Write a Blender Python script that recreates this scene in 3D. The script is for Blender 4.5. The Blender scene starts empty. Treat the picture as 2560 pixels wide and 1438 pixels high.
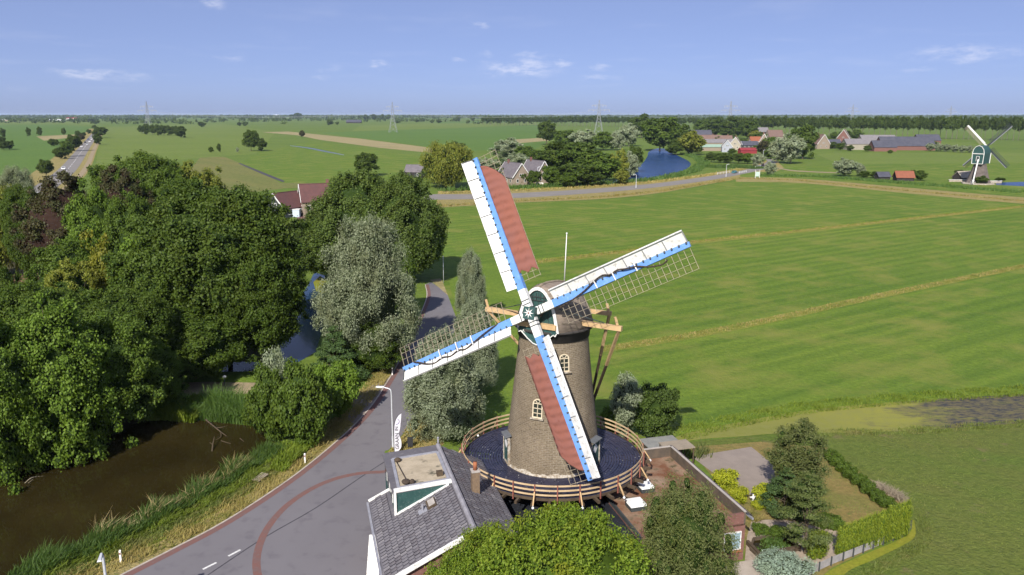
import bpy, math, random
import numpy as np
from mathutils import Vector, Matrix
random.seed(7)
S = bpy.context.scene
COL = S.collection
R = math.radians
# ---------------------------------------------------------------- camera, sky, sun, exposure
F = 1930.0; CX, CY = 1280.0, 719.0; HC = 30.0
PITCH = math.atan((CY - 285.5) / F)
cam = bpy.data.cameras.new('camera'); cam.sensor_width = 36.0; cam.lens = 36.0 * F / 2560.0
cam.clip_start = 0.5; cam.clip_end = 80000.0
co = bpy.data.objects.new('camera', cam); COL.objects.link(co)
co.location = (0, 0, HC); co.rotation_euler = (R(90) - PITCH, 0, 0)
S.camera = co
SUN_EL = R(38.0)
SH = Vector((0.28, 0.96, 0)).normalized()          # way the shadows fall on the ground
sund = Vector((-SH.x * math.cos(SUN_EL), -SH.y * math.cos(SUN_EL), math.sin(SUN_EL)))   # towards the sun
sl = bpy.data.lights.new('sun', 'SUN'); sl.energy = 4.7; sl.angle = R(0.53); sl.color = (1.0, 0.95, 0.87)
so = bpy.data.objects.new('sun', sl); COL.objects.link(so)
so.rotation_euler = (-sund).to_track_quat('-Z', 'Y').to_euler()
W = bpy.data.worlds.new('World'); S.world = W; W.use_nodes = True
SKY_STRENGTH = 0.125
def world_nodes():
    nt = W.node_tree; N = nt.nodes; L = nt.links
    for n in list(N): N.remove(n)
    out = N.new('ShaderNodeOutputWorld'); bg = N.new('ShaderNodeBackground'); bg.inputs[1].default_value = SKY_STRENGTH
    sky = N.new('ShaderNodeTexSky'); sky.sky_type = 'NISHITA'; sky.sun_disc = False
    sky.sun_elevation = SUN_EL; sky.sun_rotation = math.atan2(sund.x, sund.y)
    sky.altitude = 0; sky.air_density = 0.4; sky.dust_density = 0.8; sky.ozone_density = 7.0
    tint = N.new('ShaderNodeMix'); tint.data_type = 'RGBA'; tint.blend_type = 'MULTIPLY'; tint.inputs[0].default_value = 1
    L.new(sky.outputs[0], tint.inputs[6]); tint.inputs[7].default_value = (1.12, 0.88, 0.86, 1)
    even = N.new('ShaderNodeMix'); even.data_type = 'RGBA'; even.inputs[0].default_value = .55; L.new(tint.outputs[2], even.inputs[6]); even.inputs[7].default_value = (1.85, 2.30, 3.75, 1)
    # small fair weather clouds: noise on a layer 1 km up, in every direction alike
    tc = N.new('ShaderNodeTexCoord'); sep = N.new('ShaderNodeSeparateXYZ'); L.new(tc.outputs['Generated'], sep.inputs[0])
    mx = N.new('ShaderNodeMath'); mx.operation = 'MAXIMUM'; mx.inputs[1].default_value = 0.012; L.new(sep.outputs[2], mx.inputs[0])
    ad = N.new('ShaderNodeMath'); ad.operation = 'ADD'; ad.inputs[1].default_value = 0.05; L.new(mx.outputs[0], ad.inputs[0])
    dv = N.new('ShaderNodeVectorMath'); dv.operation = 'DIVIDE'
    cb = N.new('ShaderNodeCombineXYZ')
    for i in range(3): L.new(ad.outputs[0], cb.inputs[i])
    L.new(tc.outputs['Generated'], dv.inputs[0]); L.new(cb.outputs[0], dv.inputs[1])
    def noise(scale, detail, rough, off, sc=(1, 1, 0)):
        mp = N.new('ShaderNodeMapping'); mp.inputs['Location'].default_value = off; mp.inputs['Scale'].default_value = sc
        L.new(dv.outputs[0], mp.inputs[0]); t = N.new('ShaderNodeTexNoise')
        t.inputs['Scale'].default_value = scale; t.inputs['Detail'].default_value = detail; t.inputs['Roughness'].default_value = rough
        L.new(mp.outputs[0], t.inputs[0]); return t.outputs[0]
    def ramp(v, a, b):
        m = N.new('ShaderNodeMapRange'); m.interpolation_type = 'SMOOTHSTEP'; m.inputs[1].default_value = a; m.inputs[2].default_value = b
        L.new(v, m.inputs[0]); return m.outputs[0]
    def mul(a, b):
        m = N.new('ShaderNodeMath'); m.operation = 'MULTIPLY'; L.new(a, m.inputs[0])
        if isinstance(b, float): m.inputs[1].default_value = b
        else: L.new(b, m.inputs[1])
        return m.outputs[0]
    # puffs: soft ellipses in azimuth and elevation, broken up by noise
    at_ = N.new('ShaderNodeMath'); at_.operation = 'ARCTAN2'; L.new(sep.outputs[0], at_.inputs[0]); L.new(sep.outputs[1], at_.inputs[1])
    el_ = N.new('ShaderNodeMath'); el_.operation = 'ARCSINE'; L.new(sep.outputs[2], el_.inputs[0])
    cv = N.new('ShaderNodeCombineXYZ'); L.new(at_.outputs[0], cv.inputs[0]); L.new(el_.outputs[0], cv.inputs[1])
    tn = N.new('ShaderNodeTexNoise'); tn.inputs['Scale'].default_value = 34; tn.inputs['Detail'].default_value = 8; tn.inputs['Roughness'].default_value = .62
    ms = N.new('ShaderNodeMapping'); ms.inputs['Scale'].default_value = (1, 2.6, 1); L.new(cv.outputs[0], ms.inputs[0]); L.new(ms.outputs[0], tn.inputs[0])
    wv = N.new('ShaderNodeVectorMath'); wv.operation = 'SCALE'; wv.inputs['Scale'].default_value = .022; L.new(tn.outputs['Color'], wv.inputs[0])
    wa = N.new('ShaderNodeVectorMath'); wa.operation = 'ADD'; L.new(cv.outputs[0], wa.inputs[0]); L.new(wv.outputs[0], wa.inputs[1])
    tot = None
    for (x, y, w_, h_, k) in CLOUDS:
        dx_ = (x - CX) / F; dv_ = (CY - y) / F; D_ = Vector((dx_, math.cos(PITCH) + dv_ * math.sin(PITCH), -math.sin(PITCH) + dv_ * math.cos(PITCH))).normalized()
        c_ = (math.atan2(D_.x, D_.y) + .011, math.asin(D_.z) + .011, 0)
        su = N.new('ShaderNodeVectorMath'); su.operation = 'SUBTRACT'; su.inputs[1].default_value = c_; L.new(wa.outputs[0], su.inputs[0])
        sc_ = N.new('ShaderNodeVectorMath'); sc_.operation = 'MULTIPLY'; sc_.inputs[1].default_value = (F / w_, F / h_, 0); L.new(su.outputs[0], sc_.inputs[0])
        ln = N.new('ShaderNodeVectorMath'); ln.operation = 'LENGTH'; L.new(sc_.outputs[0], ln.inputs[0])
        f_ = N.new('ShaderNodeMapRange'); f_.interpolation_type = 'SMOOTHSTEP'; f_.inputs[1].default_value = 1.15; f_.inputs[2].default_value = .1; f_.inputs[3].default_value = 0; f_.inputs[4].default_value = k; L.new(ln.outputs['Value'], f_.inputs[0])
        if tot is None: tot = f_.outputs[0]
        else:
            m_ = N.new('ShaderNodeMath'); m_.operation = 'MAXIMUM'; L.new(tot, m_.inputs[0]); L.new(f_.outputs[0], m_.inputs[1]); tot = m_.outputs[0]
    cl = mul(mul(tot, ramp(tn.outputs['Fac'], .34, .66)), .62)
    veil = mul(ramp(noise(.9, 5, .6, (4.4, 2.2, 0)), .5, .8), 0.08)
    sm = N.new('ShaderNodeMath'); sm.operation = 'MAXIMUM'; L.new(cl, sm.inputs[0]); L.new(veil, sm.inputs[1])
    lo = ramp(sep.outputs[2], .012, .05)
    fac = mul(sm.outputs[0], lo)
    mixc = N.new('ShaderNodeMix'); mixc.data_type = 'RGBA'
    L.new(fac, mixc.inputs[0]); L.new(even.outputs[2], mixc.inputs[6]); mixc.inputs[7].default_value = (5.6, 5.6, 6.2, 1)
    L.new(mixc.outputs[2], bg.inputs[0]); L.new(bg.outputs[0], out.inputs[0])
CLOUDS = [(225, 182, 90, 15, .75), (320, 196, 60, 12, .45), (945, 162, 34, 12, .85), (828, 170, 30, 10, .5), (1300, 172, 115, 24, .8), (1335, 141, 55, 11, .5), (1410, 156, 30, 9, .6), (1500, 166, 34, 9, .5), (1206, 66, 22, 9, .6), (575, 147, 38, 9, .4), (532, 8, 32, 16, .7), (2410, 136, 135, 18, .6), (1212, 137, 24, 9, .45), (1150, 152, 20, 7, .4), (25, 226, 45, 9, .4), (1500, 195, 70, 9, .3), (806, 192, 30, 7, .3), (2300, 178, 40, 7, .25), (3000, 120, 120, 18, .6), (-500, 90, 110, 18, .6), (-300, 190, 70, 12, .6), (3300, 190, 70, 12, .5)]
world_nodes()
V = S.view_settings; V.view_transform = 'Standard'; V.look = 'None'; V.exposure = 0.5; V.gamma = 1.0; V.use_curve_mapping = False
S.cycles.max_bounces = 6; S.cycles.adaptive_threshold = .02; S.cycles.diffuse_bounces = 2; S.cycles.glossy_bounces = 2; S.cycles.transmission_bounces = 2
S.cycles.volume_bounces = 0; S.cycles.transparent_max_bounces = 8; S.cycles.use_adaptive_sampling = True
S.cycles.sample_clamp_indirect = 6.0

# ---------------------------------------------------------------- where a point of the photograph lies on the ground
SP, CP = math.sin(PITCH), math.cos(PITCH)
def G(px, py, z=0.0):
    dx = (px - CX) / F; dv = (CY - py) / F
    D = (dx, CP + dv * SP, -SP + dv * CP); t = (z - HC) / D[2]
    return Vector((D[0] * t, D[1] * t, z))
def DEP(Y, z): return Y * CP - (z - HC) * SP
def ZP(py, Y):
    a = PITCH + math.atan((py - CY) / F); return HC - Y * math.tan(a)
def XP(px, Y, z): return (px - CX) / F * DEP(Y, z)
def PM(Y, z=0.0): return F / DEP(Y, z)          # photograph pixels for each metre there
def PX(p):
    d = DEP(p[1], p[2]); return CX + F * p[0] / d, CY - F * (p[1] * SP + (p[2] - HC) * CP) / d

# ---------------------------------------------------------------- mesh helpers
class MB:
    def __init__(s): s.v = []; s.f = []; s.m = []
    def add(s, vs, fs, mi=0):
        o = len(s.v); s.v += [tuple(x) for x in vs]; s.f += [tuple(i + o for i in q) for q in fs]; s.m += [mi] * len(fs); return s
    def hexa(s, a, b, mi=0):          # two quads of four points, joined
        return s.add(list(a) + list(b), [(3, 2, 1, 0), (4, 5, 6, 7), (0, 1, 5, 4), (1, 2, 6, 5), (2, 3, 7, 6), (3, 0, 4, 7)], mi)
    def box(s, c, sz, ax=None, mi=0):
        X, Y, Z = ax or (Vector((1, 0, 0)), Vector((0, 1, 0)), Vector((0, 0, 1))); c = Vector(c)
        x, y, z = X * (sz[0] / 2), Y * (sz[1] / 2), Z * (sz[2] / 2)
        return s.hexa([c - x - y - z, c + x - y - z, c + x + y - z, c - x + y - z], [c - x - y + z, c + x - y + z, c + x + y + z, c - x + y + z], mi)
    def beam(s, a, b, w, h, up=(0, 0, 1), mi=0, w2=None, h2=None):
        a, b = Vector(a), Vector(b); d = (b - a).normalized(); up = Vector(up)
        if abs(d.dot(up)) > .98: up = Vector((0, 1, 0)) if abs(d.y) < .9 else Vector((1, 0, 0))
        x = d.cross(up).normalized(); y = x.cross(d)
        w2 = w if w2 is None else w2; h2 = h if h2 is None else h2
        q = lambda p, W_, H_: [p - x * W_ / 2 - y * H_ / 2, p + x * W_ / 2 - y * H_ / 2, p + x * W_ / 2 + y * H_ / 2, p - x * W_ / 2 + y * H_ / 2]
        return s.hexa(q(a, w, h), q(b, w2, h2), mi)
    def tube(s, a, b, r0, r1=None, n=8, mi=0, cap=True):
        a, b = Vector(a), Vector(b); r1 = r0 if r1 is None else r1; d = (b - a).normalized()
        up = Vector((0, 0, 1)) if abs(d.z) < .95 else Vector((1, 0, 0)); x = d.cross(up).normalized(); y = x.cross(d)
        vs = [p + (x * math.cos(2 * math.pi * i / n) + y * math.sin(2 * math.pi * i / n)) * r for p, r in ((a, r0), (b, r1)) for i in range(n)]
        fs = [(i, (i + 1) % n, n + (i + 1) % n, n + i) for i in range(n)]
        if cap: fs += [tuple(range(n - 1, -1, -1)), tuple(range(n, 2 * n))]
        return s.add(vs, fs, mi)
    def path(s, pts, r, n=6, mi=0, r1=None):
        k = len(pts) - 1
        for i in range(k):
            ra = r if r1 is None else r + (r1 - r) * i / k; rb = r if r1 is None else r + (r1 - r) * (i + 1) / k
            s.tube(pts[i], pts[i + 1], ra, rb, n, mi)
        return s
    def prism(s, poly, z0, z1, mi=0):
        n = len(poly); a = [(p[0], p[1], z0) for p in poly]; b = [(p[0], p[1], z1) for p in poly]
        return s.add(a + b, [tuple(range(n - 1, -1, -1)), tuple(range(n, 2 * n))] + [(i, (i + 1) % n, n + (i + 1) % n, n + i) for i in range(n)], mi)
    def lathe(s, prof, c=(0, 0, 0), n=48, mi=0, close=False):
        c = Vector(c); vs = [(c.x + r * math.cos(2 * math.pi * i / n), c.y + r * math.sin(2 * math.pi * i / n), c.z + z) for r, z in prof for i in range(n)]
        fs = [(k * n + i, k * n + (i + 1) % n, (k + 1) * n + (i + 1) % n, (k + 1) * n + i) for k in range(len(prof) - 1) for i in range(n)]
        if close: fs += [tuple(range(n - 1, -1, -1)), tuple((len(prof) - 1) * n + i for i in range(n))]
        return s.add(vs, fs, mi)
    def ball(s, c, r, n=8, m=6, mi=0, sz=(1, 1, 1)):
        c = Vector(c); vs = [c + Vector((0, 0, -r * sz[2]))]
        for j in range(1, m):
            t = -math.pi / 2 + math.pi * j / m
            for i in range(n): vs.append(c + Vector((r * sz[0] * math.cos(t) * math.cos(2 * math.pi * i / n), r * sz[1] * math.cos(t) * math.sin(2 * math.pi * i / n), r * sz[2] * math.sin(t))))
        vs.append(c + Vector((0, 0, r * sz[2]))); fs = [(0, 1 + (i + 1) % n, 1 + i) for i in range(n)]
        for j in range(m - 2):
            for i in range(n): fs.append((1 + j * n + i, 1 + j * n + (i + 1) % n, 1 + (j + 1) * n + (i + 1) % n, 1 + (j + 1) * n + i))
        k = 1 + (m - 2) * n
        fs += [(k + i, k + (i + 1) % n, k + n) for i in range(n)]
        return s.add(vs, fs, mi)
    def build(s, name, mat, parent=None, smooth=False, loc=None):
        o0 = worg(parent) if parent else Vector((0, 0, 0))
        if loc is not None: o0 = Vector(loc)
        me = bpy.data.meshes.new(name)
        me.from_pydata([(a - o0.x, b - o0.y, c - o0.z) for a, b, c in s.v], [], s.f)
        for m in (mat if isinstance(mat, (list, tuple)) else [mat]): me.materials.append(m)
        if any(s.m): me.polygons.foreach_set('material_index', s.m)
        if smooth: me.polygons.foreach_set('use_smooth', [True] * len(me.polygons))
        me.update()
        o = bpy.data.objects.new(name, me); COL.objects.link(o)
        if parent: o.parent = parent
        elif loc is not None: o.location = o0
        return o
def worg(o):
    p = Vector((0, 0, 0))
    while o: p += Vector(o.location); o = o.parent
    return p
def inst(name, me, parent, loc=(0, 0, 0), rot=None, scale=None):
    o = bpy.data.objects.new(name, me); COL.objects.link(o); o0 = worg(parent) if parent else Vector((0, 0, 0))
    if parent: o.parent = parent
    o.location = Vector(loc) - o0
    if rot is not None:
        if isinstance(rot, Matrix): o.rotation_euler = rot.to_euler()
        else: o.rotation_euler = rot
    if scale is not None: o.scale = scale
    return o
def thing(name, label, cat, loc=(0, 0, 0), group=None):
    o = bpy.data.objects.new(name, None); COL.objects.link(o); o.location = loc; o.empty_display_size = .3
    return tag(o, label, cat, group)
def tag(o, label, cat, group=None):
    o['label'] = label; o['category'] = cat
    if group: o['group'] = group
    return o
def kind(o, k): o['kind'] = k; return o
def axes(d):                     # horizontal frame: right, forward, up for a facing direction
    d = Vector((d[0], d[1], 0)).normalized(); return Vector((d.y, -d.x, 0)), d, Vector((0, 0, 1))
def smooth_pts(P, n=8):
    P = [Vector(p) for p in P]; out = []
    for i in range(len(P) - 1):
        a = P[i - 1] if i else P[i] * 2 - P[i + 1]; b, c = P[i], P[i + 1]; d = P[i + 2] if i + 2 < len(P) else c * 2 - b
        for k in range(n):
            t = k / n
            out.append(.5 * ((2 * b) + (c - a) * t + (2 * a - 5 * b + 4 * c - d) * t * t + (3 * b - a - 3 * c + d) * t ** 3))
    out.append(P[-1]); return out
def GP(pts, z=0.0): return [G(x, y, z) for x, y in pts]
def offset(P, d):
    out = []
    for i, p in enumerate(P):
        t = (P[min(i + 1, len(P) - 1)] - P[max(i - 1, 0)]); t.z = 0; t.normalize(); out.append(p + Vector((t.y, -t.x, 0)) * d)
    return out
def sheet(name, poly, z, mat, k='structure'):
    b = MB(); b.add([(p[0], p[1], z) for p in poly], [tuple(range(len(poly)))])
    o = b.build(name, mat); me = o.data
    if me.polygons[0].normal.z < 0: me.flip_normals()
    if k: o['kind'] = k
    return o
def strip(name, P, d0, d1, z, mat, k='structure', z1=None):
    A, B = offset(P, d0), offset(P, d1); n = len(P); b = MB()
    if z1 is None: b.add([(p.x, p.y, z) for p in A] + [(p.x, p.y, z) for p in B], [(i, n + i, n + i + 1, i + 1) for i in range(n - 1)])
    else:
        for i in range(n - 1): b.hexa([(q.x, q.y, z) for q in (A[i], B[i], B[i + 1], A[i + 1])], [(q.x, q.y, z1) for q in (A[i], B[i], B[i + 1], A[i + 1])])
    o = b.build(name, mat)
    if z1 is None and o.data.polygons[0].normal.z < 0: o.data.flip_normals()
    if k: o['kind'] = k
    return o
ORD = ['first', 'second', 'third', 'fourth', 'fifth', 'sixth', 'seventh', 'eighth', 'ninth', 'tenth', 'eleventh', 'twelfth', 'thirteenth', 'fourteenth', 'fifteenth', 'sixteenth', 'seventeenth', 'eighteenth', 'nineteenth', 'twentieth']
def ordn(i):
    if i < 20: return ORD[i]
    t, u = divmod(i + 1, 10); T = {2: 'twent', 3: 'thirt', 4: 'fort', 5: 'fift', 6: 'sixt', 7: 'sevent', 8: 'eight', 9: 'ninet'}
    return T[t] + 'ieth' if u == 0 else T[t] + 'y-' + ORD[u - 1]

# ---------------------------------------------------------------- materials
MATS = {}
def newmat(name):
    m = bpy.data.materials.new(name); m.use_nodes = True; nt = m.node_tree
    b = nt.nodes['Principled BSDF']; return m, nt, b
def c4(c): return (c[0], c[1], c[2], 1)
def nz(nt, scale, detail=5, rough=.6, sc=None, rot=0, coord='Object', dist=0):
    tc = nt.nodes.new('ShaderNodeTexCoord'); t = nt.nodes.new('ShaderNodeTexNoise')
    t.inputs['Scale'].default_value = scale; t.inputs['Detail'].default_value = detail; t.inputs['Roughness'].default_value = rough; t.inputs['Distortion'].default_value = dist
    if sc or rot:
        mr = nt.nodes.new('ShaderNodeMapping'); mr.inputs['Rotation'].default_value = (0, 0, rot); nt.links.new(tc.outputs[coord], mr.inputs[0])
        mp = nt.nodes.new('ShaderNodeMapping'); mp.inputs['Scale'].default_value = sc or (1, 1, 1)
        nt.links.new(mr.outputs[0], mp.inputs[0]); nt.links.new(mp.outputs[0], t.inputs[0])
    else: nt.links.new(tc.outputs[coord], t.inputs[0])
    return t.outputs[0]
def rmp(nt, v, a, b):
    m = nt.nodes.new('ShaderNodeMapRange'); m.inputs[1].default_value = a; m.inputs[2].default_value = b; nt.links.new(v, m.inputs[0]); return m.outputs[0]
def mixc(nt, f, a, b, mode='MIX'):
    m = nt.nodes.new('ShaderNodeMix'); m.data_type = 'RGBA'; m.blend_type = mode
    for s, v in ((0, f), (6, a), (7, b)):
        if isinstance(v, (int, float)): m.inputs[s].default_value = v
        elif isinstance(v, (tuple, list)): m.inputs[s].default_value = c4(v)
        else: nt.links.new(v, m.inputs[s])
    return m.outputs[2]
def bumpit(nt, b, h, strength, dist=.05):
    n = nt.nodes.new('ShaderNodeBump'); n.inputs['Strength'].default_value = strength; n.inputs['Distance'].default_value = dist
    nt.links.new(h, n.inputs['Height']); nt.links.new(n.outputs[0], b.inputs['Normal'])
def pm(name, c1, c2=None, scale=3, rough=.75, spec=.3, bump=0, bdist=.03, metal=0, sc=None, rng=(.38, .62), coord='Object', c3=None, scale3=12):
    if name in MATS: return MATS[name]
    m, nt, b = newmat(name); b.inputs['Roughness'].default_value = rough; b.inputs['Specular IOR Level'].default_value = spec; b.inputs['Metallic'].default_value = metal
    if c2 is None: c2 = tuple(x * .82 for x in c1)
    n = nz(nt, scale, 6, .62, sc, 0, coord); col = mixc(nt, rmp(nt, n, *rng), c1, c2)
    if c3: col = mixc(nt, rmp(nt, nz(nt, scale3, 4, .6, sc, 0, coord), .55, .68), col, c3)
    nt.links.new(col, b.inputs['Base Color'])
    if bump: bumpit(nt, b, nz(nt, scale * 6, 4, .6, sc, 0, coord), bump, bdist)
    MATS[name] = m; return m
def leafmat(name, ca, cb, cc=None, trans=.28, rough=.55, spec=.2, hue=.0):
    """leaf colours: one per leaf (island), drifting over the crown, and a little from tree to tree"""
    if name in MATS: return MATS[name]
    m, nt, b = newmat(name); b.inputs['Roughness'].default_value = rough; b.inputs['Specular IOR Level'].default_value = spec
    g = nt.nodes.new('ShaderNodeNewGeometry'); oi = nt.nodes.new('ShaderNodeObjectInfo')
    col = mixc(nt, g.outputs['Random Per Island'], ca, cb)
    if cc: col = mixc(nt, rmp(nt, nz(nt, .35, 3, .6), .50, .66), col, cc)
    hs = nt.nodes.new('ShaderNodeHueSaturation'); hs.inputs['Saturation'].default_value = 1
    vr = nt.nodes.new('ShaderNodeMapRange'); vr.inputs[3].default_value = .86; vr.inputs[4].default_value = 1.16
    nt.links.new(oi.outputs['Random'], vr.inputs[0]); nt.links.new(vr.outputs[0], hs.inputs['Value']); nt.links.new(col, hs.inputs['Color'])
    nt.links.new(hs.outputs[0], b.inputs['Base Color'])
    tr = nt.nodes.new('ShaderNodeBsdfTranslucent'); t2 = mixc(nt, 1.0, hs.outputs[0], (1.15, 1.2, .6), 'MULTIPLY'); nt.links.new(t2, tr.inputs[0])
    mx = nt.nodes.new('ShaderNodeMixShader'); mx.inputs[0].default_value = trans
    nt.links.new(b.outputs[0], mx.inputs[1]); nt.links.new(tr.outputs[0], mx.inputs[2])
    nt.links.new(mx.outputs[0], nt.nodes['Material Output'].inputs[0])
    MATS[name] = m; return m
def grassmat(name, ca, cb, cc, rot=0., along=.03, across=.35, fine=1.2, bump=.5, patch=.02, cd=None, cdr=(.56, .66), stripe=0):
    """meadow: tints in patches, streaks along the mowing direction, fine tufts"""
    if name in MATS: return MATS[name]
    m, nt, b = newmat(name); b.inputs['Roughness'].default_value = .9; b.inputs['Specular IOR Level'].default_value = .12
    f1 = rmp(nt, nz(nt, patch, 4, .6, (1, 1, 1), rot), .36, .64)
    f2 = rmp(nt, nz(nt, 1, 5, .6, (along, across, 1), rot), .34, .66)
    f3 = nz(nt, fine, 8, .82)
    col = mixc(nt, f1, ca, cb); col = mixc(nt, f2, col, cc)
    col = mixc(nt, rmp(nt, f3, .36, .64), mixc(nt, 1.0, col, (.70, .74, .68), 'MULTIPLY'), mixc(nt, 1.0, col, (1.24, 1.20, 1.14), 'MULTIPLY'))
    if stripe:
        tc = nt.nodes.new('ShaderNodeTexCoord'); mr = nt.nodes.new('ShaderNodeMapping'); mr.inputs['Rotation'].default_value = (0, 0, rot); nt.links.new(tc.outputs['Object'], mr.inputs[0])
        wv = nt.nodes.new('ShaderNodeTexWave'); wv.bands_direction = 'Y'; wv.inputs['Scale'].default_value = stripe; wv.inputs['Distortion'].default_value = 1.6; wv.inputs['Detail'].default_value = 3; wv.inputs['Detail Scale'].default_value = .25; nt.links.new(mr.outputs[0], wv.inputs[0])
        col = mixc(nt, rmp(nt, wv.outputs['Fac'], .1, .9), mixc(nt, 1.0, col, (.90, .92, .90), 'MULTIPLY'), mixc(nt, 1.0, col, (1.09, 1.06, 1.03), 'MULTIPLY'))
    if cd: col = mixc(nt, rmp(nt, nz(nt, patch * 9, 6, .65, (1, 1, 1), rot), *cdr), col, cd)
    nt.links.new(col, b.inputs['Base Color'])
    if bump: bumpit(nt, b, nz(nt, fine * 2.2, 5, .65), bump, .25)
    MATS[name] = m; return m
def watermat(name, c, rough=.04, bump=.05, scale=1.5, spec=.5):
    if name in MATS: return MATS[name]
    m, nt, b = newmat(name); b.inputs['Base Color'].default_value = c4(c); b.inputs['Roughness'].default_value = rough; b.inputs['IOR'].default_value = 1.33; b.inputs['Specular IOR Level'].default_value = spec
    col = mixc(nt, rmp(nt, nz(nt, .12, 5, .6), .4, .65), c, tuple(x * 1.5 for x in c)); nt.links.new(col, b.inputs['Base Color'])
    bumpit(nt, b, nz(nt, scale, 4, .6), bump, .1); MATS[name] = m; return m
# ================================================================ ground, fields, water, roads
d1 = G(2560, 665) - G(1500, 880); MOW = -math.atan2(d1.y, d1.x)
m_ground = grassmat('meadow_grass', (.110, .168, .026), (.146, .192, .036), (.102, .153, .026), MOW, .01, .06, .8, .5, .006, (.15, .165, .042), (.60, .74))
m_field = grassmat('mown_field_grass', (.106, .173, .022), (.148, .205, .030), (.092, .153, .022), MOW, .006, .55, 1.3, .7, .012, (.185, .200, .042), (.48, .70), .085)
m_field_b = grassmat('bluish_field_grass', (.086, .160, .034), (.108, .180, .038), (.094, .157, .031), MOW, .01, .05, .4, .3, .006, None, (.5,.6), .03)
m_field_c = grassmat('pale_field_grass', (.132, .184, .034), (.162, .205, .045), (.124, .174, .034), .3, .006, .05, .4, .3, .006, (.17, .18, .06), (.55, .75), .02)
m_hay = grassmat('dry_hay_grass', (.30, .25, .12), (.24, .21, .095), (.33, .27, .15), MOW, .02, .2, .5, .3, .02)
m_olive = grassmat('ripe_olive_grass', (.16, .165, .05), (.19, .17, .06), (.14, .155, .045), .9, .01, .1, .5, .3, .02)
m_ditchgrass = grassmat('tall_yellow_grass', (.190, .205, .036), (.25, .235, .055), (.145, .185, .03), MOW, .1, .8, 1.6, .8, .06, (.32, .28, .10), (.56, .72))
m_verge = grassmat('dry_verge_grass', (.31, .24, .095), (.235, .205, .065), (.33, .265, .12), 0, .3, .3, 2.2, .8, .25, (.11, .13, .03), (.52, .64))
m_rough = grassmat('rough_pasture_grass', (.092, .142, .024), (.118, .155, .031), (.128, .143, .036), .5, .08, .16, 1.5, .9, .045, (.155, .140, .055), (.60, .70))
m_drylawn = grassmat('parched_lawn_grass', (.22, .165, .06), (.25, .18, .075), (.17, .16, .05), .6, .2, .4, 2.0, .6, .25, (.13, .145, .04), (.55, .68))
m_bright = grassmat('lush_bank_grass', (.13, .20, .025), (.17, .23, .035), (.11, .175, .025), 0, .2, .2, 1.8, .8, .12)
m_soil = pm('bare_soil', (.23, .15, .085), (.16, .105, .06), 1.2, .95, .1, .5)
m_sand = pm('sandy_path', (.33, .26, .16), (.25, .20, .125), 1.1, .95, .1, .4)
m_asph = pm('asphalt', (.172, .161, .170), (.148, .138, .147), .10, .92, .18, .3, .01, rng=(.32, .68), c3=(.138, .127, .138), scale3=.8)
m_asph2 = pm('worn_asphalt', (.235, .215, .195), (.195, .18, .165), .15, .92, .18, .2, .01, rng=(.3, .7))
m_red = pm('red_brick_paving', (.185, .092, .078), (.160, .098, .090), 1.6, .9, .15, .3, .01, c3=(.16, .115, .108), scale3=3)
m_kerb = pm('pale_kerb_concrete', (.46, .40, .34), (.36, .31, .26), 2.5, .9, .2)
m_paint = pm('white_road_paint', (.70, .69, .66), (.52, .51, .49), 6, .8, .3)
m_tar = pm('tar_joint', (.075, .07, .08), (.055, .05, .058), 3, .85, .2)
m_pond = watermat('brown_pond_water', (.019, .0145, .0045), .04, .03, 1.0, .22)
m_canal = watermat('sky_painted_canal_water', (.012, .038, .115), .25, .25, .5, .12)  # blue in the base colour stands in for reflected sky
m_duck = None
def duckmat():
    m, nt, b = newmat('duckweed'); b.inputs['Specular IOR Level'].default_value = .08
    tint = mixc(nt, rmp(nt, nz(nt, .08, 5, .6, (.5, 1, 1)), .38, .62), (.24, .235, .045), (.17, .18, .04))
    tint = mixc(nt, rmp(nt, nz(nt, 1.3, 5, .7), .35, .7), tint, (.20, .20, .06))
    # open, weedy water towards the far right end of the ditch
    tc = nt.nodes.new('ShaderNodeTexCoord'); sp = nt.nodes.new('ShaderNodeSeparateXYZ'); nt.links.new(tc.outputs['Object'], sp.inputs[0])
    far = rmp(nt, sp.outputs[0], 31.0, 47.0)
    n = nz(nt, .55, 7, .68, (.35, 1, 1)); ad = nt.nodes.new('ShaderNodeMath'); ad.operation = 'MULTIPLY_ADD'; ad.inputs[1].default_value = .40; nt.links.new(far, ad.inputs[0]); nt.links.new(n, ad.inputs[2])
    f = rmp(nt, ad.outputs[0], .66, .86)
    col = mixc(nt, f, tint, mixc(nt, rmp(nt, nz(nt, 2.6, 6, .75, (.4, 1, 1)), .40, .56), (.028, .034, .046), (.135, .115, .060)))
    nt.links.new(col, b.inputs['Base Color'])
    rr = nt.nodes.new('ShaderNodeMapRange'); rr.inputs[3].default_value = .9; rr.inputs[4].default_value = .6; nt.links.new(f, rr.inputs[0]); nt.links.new(rr.outputs[0], b.inputs['Roughness'])
    MATS['duckweed'] = m; return m
m_duck = duckmat()
m_duck2 = grassmat('bright_duckweed', (.20, .215, .022), (.165, .195, .022), (.215, .205, .03), 0, .5, .5, 3, .1, .2)

sheet('ground', [(-32000, -300, 0), (32000, -300, 0), (32000, 45000, 0), (-32000, 45000, 0)], 0.0, m_ground)
def gsheet(name, pts, z, mat, far=False): return sheet(name, GP(pts), z, mat)
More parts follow.
